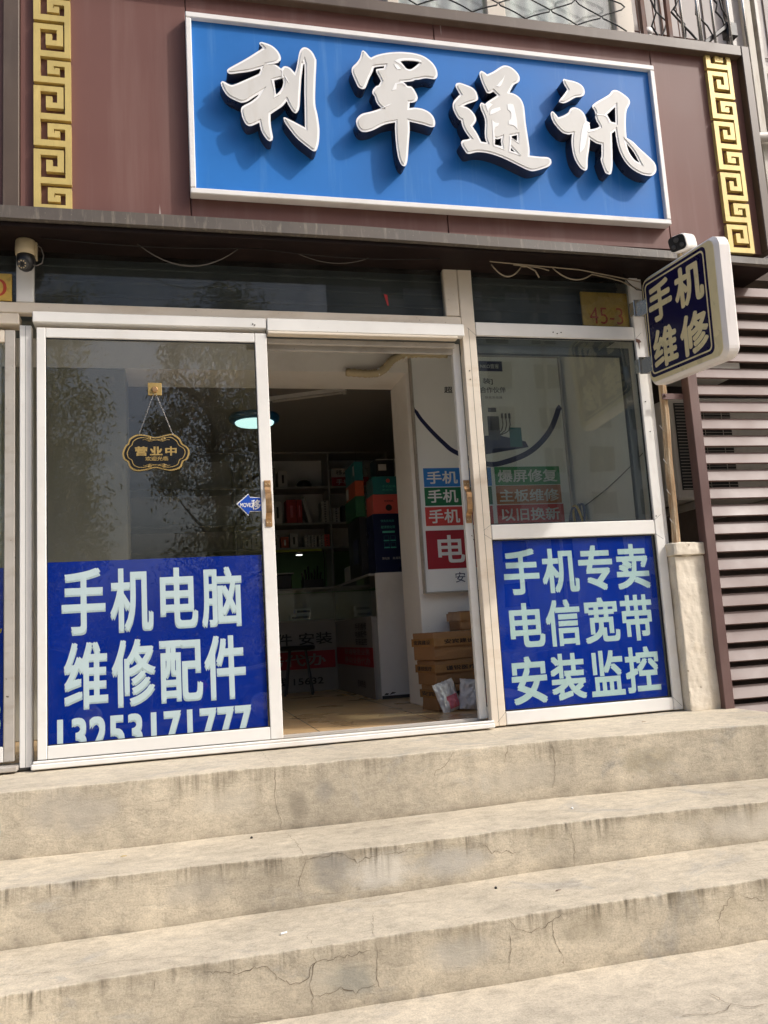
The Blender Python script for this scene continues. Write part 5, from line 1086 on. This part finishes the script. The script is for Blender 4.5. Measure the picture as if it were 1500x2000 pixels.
lettering([('手机维修', .9, 1.34, .56, .62), ('电脑配件', .9, 1.34, .50, .555), ('安装监控', .9, 1.34, .44, .495)], 'ink', ce, sm, .01)
lettering([('联通电信业务', .4, 1.42, .36, .41), ('移动业务代办', .4, 1.42, .285, .345)], 'signpanel', ce, sm, .01)
lettering([('咨询热线', .9, 1.2, .1, .16)], 'ink', ce, sm, .01)
fm = front(3.5955)
lettering([('手机维修 电脑配件 安装', -.3, 1.42, .46, .57)], 'ink', ce, fm, .01)
lettering([('联通业务代办', .2, 1.35, .265, .375)], 'signpanel', ce, fm, .015)
lettering([('咨询热线 15632', .5, 1.32, .09, .17)], 'ink', ce, fm, .01)
rnd = random.Random(2)
def sbox(label, mat, x0, x1, y0, y1, z0, z1, grp, nm='small_box', cat='box', stripe=None):
    t = thing(nm, label, cat, ((x0 + x1) / 2, (y0 + y1) / 2, z0), group=grp)
    MB().box(x0, x1, y0, y1, z0, z1, .002).build('carton', mat, t)
    if stripe: MB().box(x0 + .012, x1 - .012, y0 - .0012, y0 - .0002, z0 + (z1 - z0) * .3, z0 + (z1 - z0) * .7).build('printed_band', stripe, t)
    return t
sbox('white box lying in the glass counter below another', 'whiteplastic', 1.05, 1.24, 3.68, 3.8, .691, .745, 'boxes in the glass counter', stripe='greyink')
sbox('white box lying on top of the other in the glass counter', 'whiteplastic', 1.10, 1.25, 3.68, 3.8, .746, .80, 'boxes in the glass counter', stripe='greyink')
sbox('black phone dummy box standing in the glass counter', 'black', .78, .92, 3.7, 3.8, .691, .88, 'boxes in the glass counter', stripe='darkgrey')
sbox('white box at the left end of the glass counter', 'whiteplastic', .5, .62, 3.68, 3.78, .691, .74, 'boxes in the glass counter', stripe='tblue')
# printed boxes standing on the counter end
def pbox(label, mat, x0, x1, y0, y1, z0, z1):
    t = thing('product_box', label, 'box', ((x0 + x1) / 2, y0, z0), group='printed boxes on the counter end'); MB().box(x0, x1, y0, y1, z0, z1, .002).build('carton', mat, t); return t
t = pbox('tall navy box with mint lettering standing on the counter end', 'navybox', 1.515, 1.75, 2.06, 2.3, .991, 1.452)
lettering([('快充充电器', 1.575, 1.685, 1.385, 1.405), ('超清钢化膜', 1.575, 1.69, 1.335, 1.357)], 'mint', t, front(2.0585), .0)
mb = MB(); mb.box(1.585, 1.685, 2.0582, 2.0598, 1.30, 1.315)
for xx in (1.592, 1.645):
    for z in (1.18, 1.235): mb.box(xx, xx + .045, 2.0582, 2.0598, z, z + .008); 
mb.build('printed_icons', 'mint', t)
mb = MB()
for xx in (1.594, 1.647):
    for z in (1.19, 1.245):
        mb.box(xx, xx + .041, 2.0583, 2.0598, z, z + .003); mb.box(xx, xx + .041, 2.0583, 2.0598, z + .03, z + .033); mb.box(xx, xx + .003, 2.0583, 2.0598, z + .003, z + .03); mb.box(xx + .038, xx + .041, 2.0583, 2.0598, z + .003, z + .03)
mb.build('icon_frames', 'teal', t)
lettering([('钢化膜', 1.57, 1.63, 1.09, 1.11), ('高清版', 1.655, 1.72, 1.09, 1.11)], 'acwhite', t, front(2.0585), .0)
t = pbox('coral printed box lying on the navy box', 'coral', 1.525, 1.745, 2.065, 2.3, 1.454, 1.607)
mb = MB(); mb.lathe([(.026, 0), (.026, .001)], (1.65, 2.0648, 1.50), Matrix.Rotation(R(90), 3, 'X'), 20); mb.build('dark_print', 'ink', t); lettering([('无线耳机', 1.615, 1.69, 1.545, 1.562)], 'ink', t, front(2.0635), .01)
t = pbox('teal printed box lying on the coral box', 'teal', 1.53, 1.74, 2.062, 2.3, 1.609, 1.75)
lettering([('手机配件', 1.605, 1.715, 1.66, 1.68), ('数据线', 1.605, 1.69, 1.635, 1.65)], 'mint', t, front(2.0605), .0); mb = MB(); mb.lathe([(.016, 0), (.016, .001)], (1.655, 2.0618, 1.715), Matrix.Rotation(R(90), 3, 'X'), 16); mb.build('round_logo', 'coral', t)
t = pbox('black window box topmost on the counter end', 'black', 1.565, 1.715, 2.07, 2.25, 1.752, 1.895); MB().box(1.585, 1.65, 2.0682, 2.0698, 1.80, 1.85).build('window', 'aludark', t); MB().box(1.57, 1.71, 2.0682, 2.0698, 1.885, 1.89).build('edge_line', 'acwhite', t)
t = pbox('green box leaning in the pile behind the navy box', 'boxgreen', 1.44, 1.52, 2.32, 2.75, 1.47, 1.64); 
t = pbox('orange red box leaning in the pile above the green box', 'boxred', 1.445, 1.52, 2.33, 2.7, 1.642, 1.77); MB().box(1.4435, 1.4448, 2.6, 2.69, 1.66, 1.75).build('white_label', 'acwhite', t)
t = pbox('teal box tilted topmost in the pile behind the black window box', 'teal', 1.45, 1.52, 2.34, 2.72, 1.772, 1.93); MB().box(1.4485, 1.4498, 2.36, 2.41, 1.82, 1.9).build('white_label', 'acwhite', t)
t = pbox('dark display stand carrying the pile behind the navy box', 'black', 1.46, 1.52, 2.32, 2.78, .991, 1.468); MB().box(1.458, 1.4598, 2.4, 2.6, 1.1, 1.3).build('printed_panel', 'navybox', t)

# ================================================================ shelves
sh = thing('shelf_unit', 'grey white wall shelf unit at the back of the shop', 'shelf', (.8, 4.7, 1))
for z in (2.10, 1.71, 1.45): MB().box(-1.5, 2.3, 4.5, 4.88, z, z + .02, .001).build('shelf_board', 'shelf', sh)
MB().box(-1.5, 2.3, 4.5, 4.88, 2.48, 2.497).build('top_board', 'shelf', sh)
for x in (-1.5, -.45, .62, 1.625, 2.28): MB().box(x, x + .02, 4.502, 4.878, 1.0, 2.479).build('upright', 'shelf', sh)
MB().box(-1.45, 2.28, 4.87, 4.884, 1.0, 1.45).build('back_panel', 'greenpanel', sh)
MB().box(.9, 1.52, 4.5, 4.53, 1.425, 1.449).build('light_strip', 'yellowgreen', sh)
wl = thing('work_lamp', 'small lit work lamp under the bottom shelf', 'lamp', (1.27, 4.45, 1.41)); 
mb = MB(); mb.lathe([(.04, 0), (.032, .02), (.012, .03)], (1.27, 4.45, 1.385), None, 18); mb.build('lamp_shade', 'whiteplastic', wl, True)
mb = MB(); mb.lathe([(.034, 0), (.034, .002)], (1.27, 4.45, 1.381), None, 18); mb.build('bulb', 'worklight', wl)
grp = 'goods on the back shelves'
def good(nm, label, mat, x0, x1, z0, z1, y=4.53, d=.2, stripe=None, tilt=0):
    t = thing(nm, label, 'box' if 'box' in nm else 'binder' if 'binder' in nm else 'book', ((x0 + x1) / 2, y, z0), group=grp)
    T = Matrix.Translation(((x0 + x1) / 2, y, z0)) @ Matrix.Rotation(tilt, 4, 'Y')
    MB().box(-(x1 - x0) / 2, (x1 - x0) / 2, 0, d, 0, z1 - z0, .002, T).build('cover' if nm != 'box' else 'carton', mat, t)
    if stripe: MB().box(-(x1 - x0) * .12, (x1 - x0) * .12, -.0015, -.0003, (z1 - z0) * .25, (z1 - z0) * .75, 0, T).build('spine_label', stripe, t)
good('binder', 'left red binder standing on the middle back shelf', 'red', 1.17, 1.275, 1.731, 1.985, stripe='pink'); good('binder', 'right red binder standing on the middle back shelf', 'red', 1.28, 1.335, 1.731, 1.985, stripe='pink')
good('magazine', 'white magazine leaning on the middle back shelf', 'acwhite', 1.40, 1.425, 1.733, 2.0, tilt=R(-14)); good('magazine', 'thin white magazine leaning behind the first', 'acwhite', 1.435, 1.45, 1.733, 2.04, tilt=R(-14), y=4.56)
for x, n_, z0, nm in ((1.545, 9, 1.731, 'left column on the middle back shelf'), (1.665, 6, 1.731, 'right column on the middle back shelf')):
    for k in range(n_): 
        good('small_box', 'small white box, %s up in the %s' % (('first second third fourth fifth sixth seventh eighth topmost'.split())[k], nm), 'acwhite', x + rnd.uniform(-.003, .003), x + .078, z0 + k * .0265, z0 + k * .0265 + .024, stripe='greyink')
for i, (x, col) in enumerate(((1.35, 'acwhite'), (1.42, 'acwhite'), (1.50, 'acwhite'), (1.56, 'coral'))):
    for k in range(5):
        good('small_box', 'small %s box, %s up, %s column on the lower back shelf' % ('red' if col == 'coral' else 'white', ('first second third fourth topmost'.split())[k], ('far left', 'second', 'third', 'right')[i]), col, x, x + .058, 1.471 + k * .0265, 1.471 + k * .0265 + .024, stripe='greyink')
t = thing('carton_display', 'red and grey printed carton on the top back shelf', 'box', (1.85, 4.55, 2.12), group=grp); MB().box(1.67, 2.08, 4.53, 4.75, 2.121, 2.32, .002).build('carton', 'acwhite', t); MB().box(1.672, 2.078, 4.5275, 4.5295, 2.125, 2.22).build('red_band', 'tdred', t); lettering([('手机配件', 1.72, 2.03, 2.14, 2.2)], 'acwhite', t, front(4.526), .01); lettering([('移动电源', 1.72, 2.03, 2.245, 2.3)], 'ink', t, front(4.5285), .01)
t = thing('black_cap', 'round black object lying on the top back shelf', 'cap', (1.38, 4.6, 2.12), group=grp); mb = MB(); mb.lathe([(.08, 0), (.085, .03), (.06, .07), (.02, .085)], (1.38, 4.6, 2.121), None, 18); mb.build('crown', 'black', t, True); MB().box(1.26, 1.34, 4.56, 4.64, 2.121, 2.13, .003).build('peak', 'black', t)
t = thing('notice_paper', 'white paper notice with black characters hanging before the shelves', 'notice', (1.93, 4.3, 1.4)); MB().box(1.80, 2.0, 4.30, 4.302, 1.44, 1.68).build('sheet', 'poster', t); lettering([('禁止吸', 1.815, 1.985, 1.585, 1.655), ('且燃易', 1.815, 1.985, 1.47, 1.54)], 'ink', t, front(4.2985), .01)
MB().tube([(1.9, 4.301, 1.68), (1.9, 4.3, 2.498)], .0015, 5).build('string', 'cable', t)
names = 'white black grey red teal green'.split(); mats = ['acwhite', 'darkgrey', 'shelf', 'boxred', 'teal', 'boxgreen']
def goods_row(n_, x0, dx, z, hs, shelf_name, pat):
    for i in range(n_):
        k = pat[i % len(pat)]; pos = 'first second third fourth fifth sixth'.split()[i]
        good('goods_box', '%s packet, %s from left, standing on the %s' % (names[k], pos, shelf_name), mats[k], x0 + i * dx, x0 + i * dx + dx * .82, z, z + hs[i % len(hs)], y=4.54 + .02 * (i % 3), stripe='white' if k in (1, 3, 4, 5) else 'ink')
goods_row(4, .72, .125, 2.121, (.2, .16, .22, .18), 'top shelf left of the cap', (0, 1, 2, 0))
goods_row(4, .70, .11, 1.731, (.22, .17, .2, .24), 'middle shelf left of the binders', (1, 0, 4, 0))
goods_row(6, .70, .1, 1.471, (.12, .16, .1, .14), 'lower shelf left of the columns', (0, 0, 1, 2, 3, 0))
goods_row(3, 1.77, .15, 1.731, (.18, .2, .15), 'middle shelf right of the upright', (1, 0, 1))
# things on the back counter
t = thing('printer', 'black printer with a pale paper tray on the back counter', 'printer', (.95, 3.8, .99)); MB().box(.72, 1.08, 3.7, 4.0, .991, 1.13, .01).build('body', 'black', t); MB().box(.70, 1.10, 3.69, 3.99, 1.131, 1.145, .004).build('lid', 'aludark', t); MB().box(.78, .95, 3.74, 3.9, 1.146, 1.19, .006).build('paper_tray', 'black', t)
t = thing('tool_rack', 'dark tool rack with small instruments on the back counter', 'rack', (1.3, 3.8, .99)); MB().box(1.2, 1.4, 3.78, 3.92, .991, 1.08, .004).build('tray', 'black', t)
for k in range(7): MB().tube([(1.21 + k * .028, 3.85, 1.08), (1.2 + k * .031, 3.84, 1.15 + .03 * (k % 3))], .01, 7).build('tool', 'black', t)
t = thing('desk_lamp_stem', 'thin black lamp stem rising from the back counter', 'lamp stand', (1.42, 3.85, .99)); MB().lathe([(.05, 0), (.05, .012), (.01, .02)], (1.42, 3.85, .991), None, 16).build('foot', 'black', t); MB().tube([(1.42, 3.85, 1.005), (1.43, 3.85, 1.2), (1.425, 3.85, 1.36)], .005, 7).build('stem', 'black', t)
t = thing('card_terminal', 'cream card machine on the corner of the counter', 'machine', (1.65, 3.5, .99)); MB().box(1.57, 1.85, 3.35, 3.6, .991, 1.16, .01).build('body', 'acwhite', t); MB().box(1.69, 1.77, 3.343, 3.3495, 1.0, 1.15).build('screen', 'black', t)
t = thing('bar_stool', 'dark round stool standing in front of the back counter', 'stool', (1.05, 3.3, .03)); MB().lathe([(.15, 0), (.16, .02), (.15, .04)], (1.05, 3.3, .42), None, 24).build('seat', 'black', t)
for a in range(4): MB().tube([(1.05 + .1 * math.cos(a * 1.57 + .6), 3.3 + .1 * math.sin(a * 1.57 + .6), .42), (1.05 + .17 * math.cos(a * 1.57 + .6), 3.3 + .17 * math.sin(a * 1.57 + .6), .031)], .01, 7).build('leg', 'darkgrey', t)
# ceiling lamps
cl = thing('ceiling_lamp', 'round lit ceiling lamp with a blue rim', 'ceiling lamp', (.72, 3.03, 2.5))
mb = MB(); mb.lathe([(.215, 0), (.225, -.02), (.215, -.05), (.17, -.062)], (.72, 3.03, 2.499), None, 40); mb.build('rim', 'lampblue', cl, True)
mb = MB(); mb.lathe([(.172, -.06), (.165, -.075), (.1, -.088), (.01, -.092)], (.72, 3.03, 2.499), None, 40); mb.build('diffuser', 'lampglow', cl, True)
tl = thing('tube_light', 'unlit white strip light on the shop ceiling', 'strip light', (1.08, 2.29, 2.48))
a = math.atan2(2.15 - 2.43, 1.35 - .81); T = Matrix.Translation((1.08, 2.29, 2.47)) @ Matrix.Rotation(a, 4, 'Z')
MB().box(-.33, .33, -.02, .02, 0, .029, .002, T).build('batten', 'whiteplastic', tl); MB().box(-.30, .30, -.012, .012, -.022, -.001, .006, T).build('tube', 'acwhite', tl)
MB().box(.302, .33, -.014, .014, -.026, -.001, .003, T).build('end_cap', 'acwhite', tl)

# ================================================================ across the street
tw = thing('tower_block', 'white tiled apartment block across the street', 'building', (27, -48, -.7))
MB().box(12, 48, -58, -46, -.7, 30).build('wall', 'tower', tw)
wm = None
for i in range(9):
    for j in range(8):
        x = 14.2 + i * 3.45; z = 1.6 + j * 2.9
        if wm is None:
            MBo = MB().box(-.8, .8, -.02, .05, 0, 1.55); o = MBo.build('window', 'towerwin', tw); wm = o.data; o.location = (x, -46, z)
        else:
            o = bpy.data.objects.new('window', wm); C.objects.link(o); o.parent = tw; o.matrix_parent_inverse = Matrix.Translation(tw.location).inverted(); o.location = (x, -46, z)
for x in (19.2, 24.4): MB().tube([(x, -45.8, -.7), (x, -45.8, 30)], .12, 8).build('downpipe', 'cream', tw)
def tree(label, x, y, h, rad, z0, seed, n=24000, leaf_=.052):
    rnd = random.Random(seed); t = thing('street_tree', label, 'tree', (x, y, -.75), group='trees across the street')
    mb = MB(); pts = [(x + .1 * noise.noise((k * .7, seed, 0)), y + .1 * noise.noise((k * .7, 0, seed)), -.75 + k * h / 8) for k in range(8)]
    mb.tube(pts, [.17 * (1 - k / 9) + .02 for k in range(8)], 9)
    tips = []
    for k in range(16):
        b = Vector(pts[2 + k % 5]); a = rnd.uniform(0, 6.28); e = b + Vector((math.cos(a) * rad * .75, math.sin(a) * rad * .75, rnd.uniform(.5, 1.3))); mb.tube([b, b.lerp(e, .5) + Vector((0, 0, .12)), e], [.05, .03, .01], 5); tips.append(e)
    mb.build('trunk', 'bark', t)
    cl_ = []
    for k in range(90):
        zz = rnd.uniform(.06, 1) ; rr = rad * (.55 + .45 * math.sin(min(1, zz * 1.5) * math.pi * .75)) * (1.0 if zz < .75 else (1.3 - zz) / .55)
        a = rnd.uniform(0, 6.28); q = math.sqrt(rnd.random()) * rr
        cl_.append((Vector((x + math.cos(a) * q, y + math.sin(a) * q, z0 + zz * (h - z0))), rnd.uniform(.25, .55)))
    vs, fs = [], []
    for i in range(n):
        c, r = cl_[i % len(cl_)]; v = Vector((rnd.gauss(0, 1), rnd.gauss(0, 1), rnd.gauss(0, 1.2))) * r * .55
        p = c + v; d = Vector((rnd.uniform(-1, 1), rnd.uniform(-1, 1), rnd.uniform(-1.4, .2))).normalized(); s = d.orthogonal().normalized(); s = (s * math.cos(i) + d.cross(s) * math.sin(i)); L = leaf_ * rnd.uniform(.6, 1.3)
        k = len(vs); vs += [p - d * L, p + s * L * .35, p + d * L, p - s * L * .35]; fs.append((k, k+1, k+2, k+3))
    me = bpy.data.meshes.new('crown'); me.from_pydata(vs, [], fs); link('crown', me, 'leaf', t); return t
tree('narrow leafy tree seen in the left part of the door glass', -2.3, -12.6, 7.5, 1.0, .3, 4)
tree('broad leafy tree seen in the middle of the door glass', .9, -12.8, 7.8, 1.45, .2, 9, 32000)

hd = thing('added_hedge', 'unseen dark foliage row added to darken the door glass reflections', 'added_hedge', (0, -15, -.75))  # added out of view so the blue door film reflects something dark
rnd = random.Random(77); vs, fs = [], []
for i in range(16000):
    p = Vector((rnd.uniform(-14, 14), -15 + rnd.uniform(-.5, .5), -.75 + 1.2 * rnd.random() + .12 * noise.noise((i * .01, 0, 0)))); d = Vector((rnd.uniform(-1, 1), rnd.uniform(-1, 1), rnd.uniform(-1, 1))).normalized(); s_ = d.orthogonal().normalized(); L = rnd.uniform(.06, .12)
    k = len(vs); vs += [p - d * L, p + s_ * L * .45, p + d * L, p - s_ * L * .45]; fs.append((k, k+1, k+2, k+3))
me = bpy.data.meshes.new('foliage'); me.from_pydata(vs, [], fs); link('foliage', me, 'leaf', hd)
MB().box(-14, 14, -15.3, -14.7, -.76, .3).build('inner_twigs', 'bark', hd)

def car(label, x, y, col):
    t = thing('parked_car', label, 'car', (x, y, -.76), group='cars parked across the street')
    prof = [(-2.2, -.50), (-2.25, -.25), (-2.15, -.02), (-1.95, .12), (-1.15, .18), (-.55, .62), (.75, .66), (1.45, .24), (2.05, .18), (2.2, -.02), (2.22, -.3), (2.15, -.5), (1.75, -.52), (1.7, -.3), (1.5, -.14), (1.2, -.14), (1.0, -.3), (.95, -.52), (-.95, -.52), (-1.0, -.3), (-1.2, -.14), (-1.5, -.14), (-1.7, -.3), (-1.75, -.52)]
    pp = cat_mull(prof, sub=3, corner=38); mb = MB()
    def pr(y0): return lambda p: Vector((x + p[0], y + y0 * (1 - .28 * max(0, (p[1] - .15) / .5)), p[1] - .06))
    mb.prism(pp, pr(.85), pr(-.85)); mb.build('body', col, t)
    for sd in (1, -1):
        mb = MB(); w_ = [(-1.0, .2), (-.5, .56), (.7, .59), (1.25, .22)]
        mb.prism(w_, lambda p: Vector((x + p[0], y + sd * (.856 - .24 * max(0, (p[1] - .15) / .5)), p[1] - .06)), lambda p: Vector((x + p[0], y + sd * (.845 - .24 * max(0, (p[1] - .15) / .5)), p[1] - .06))); mb.build('side_windows', 'darkglass', t)
        for wx in (-1.35, 1.35):
            mb = MB(); mb.lathe([(.2, -.1), (.31, -.09), (.32, 0), (.31, .09), (.2, .1)], (x + wx, y + sd * .76, -.44), Matrix.Rotation(R(90), 3, 'X'), 24); wh = mb.build('wheel', 'tyre', t)
            mb = MB(); mb.lathe([(.2, 0), (.18, .015), (.05, .03)], (x + wx, y + sd * .862, -.44), Matrix.Rotation(R(-90 * sd), 3, 'X'), 20); mb.build('rim', 'steel', wh)
    for hx, hy, nm in ((2.16, .6, 'headlight'), (2.16, -.6, 'headlight'), (-2.2, .6, 'tail_light'), (-2.2, -.6, 'tail_light')): box(nm, 'white' if hx > 0 else 'red', t, x + hx - .05, x + hx + .04, y + hy - .16, y + hy + .16, -.2, -.08, .02)
car('dark saloon car parked across the street before the narrow tree', -2.6, -9.6, 'carpaint')
car('grey saloon car parked across the street before the broad tree', 2.6, -9.7, 'cargrey')
car('black saloon car parked across the street towards the white block', 7.8, -9.6, 'carpaint')
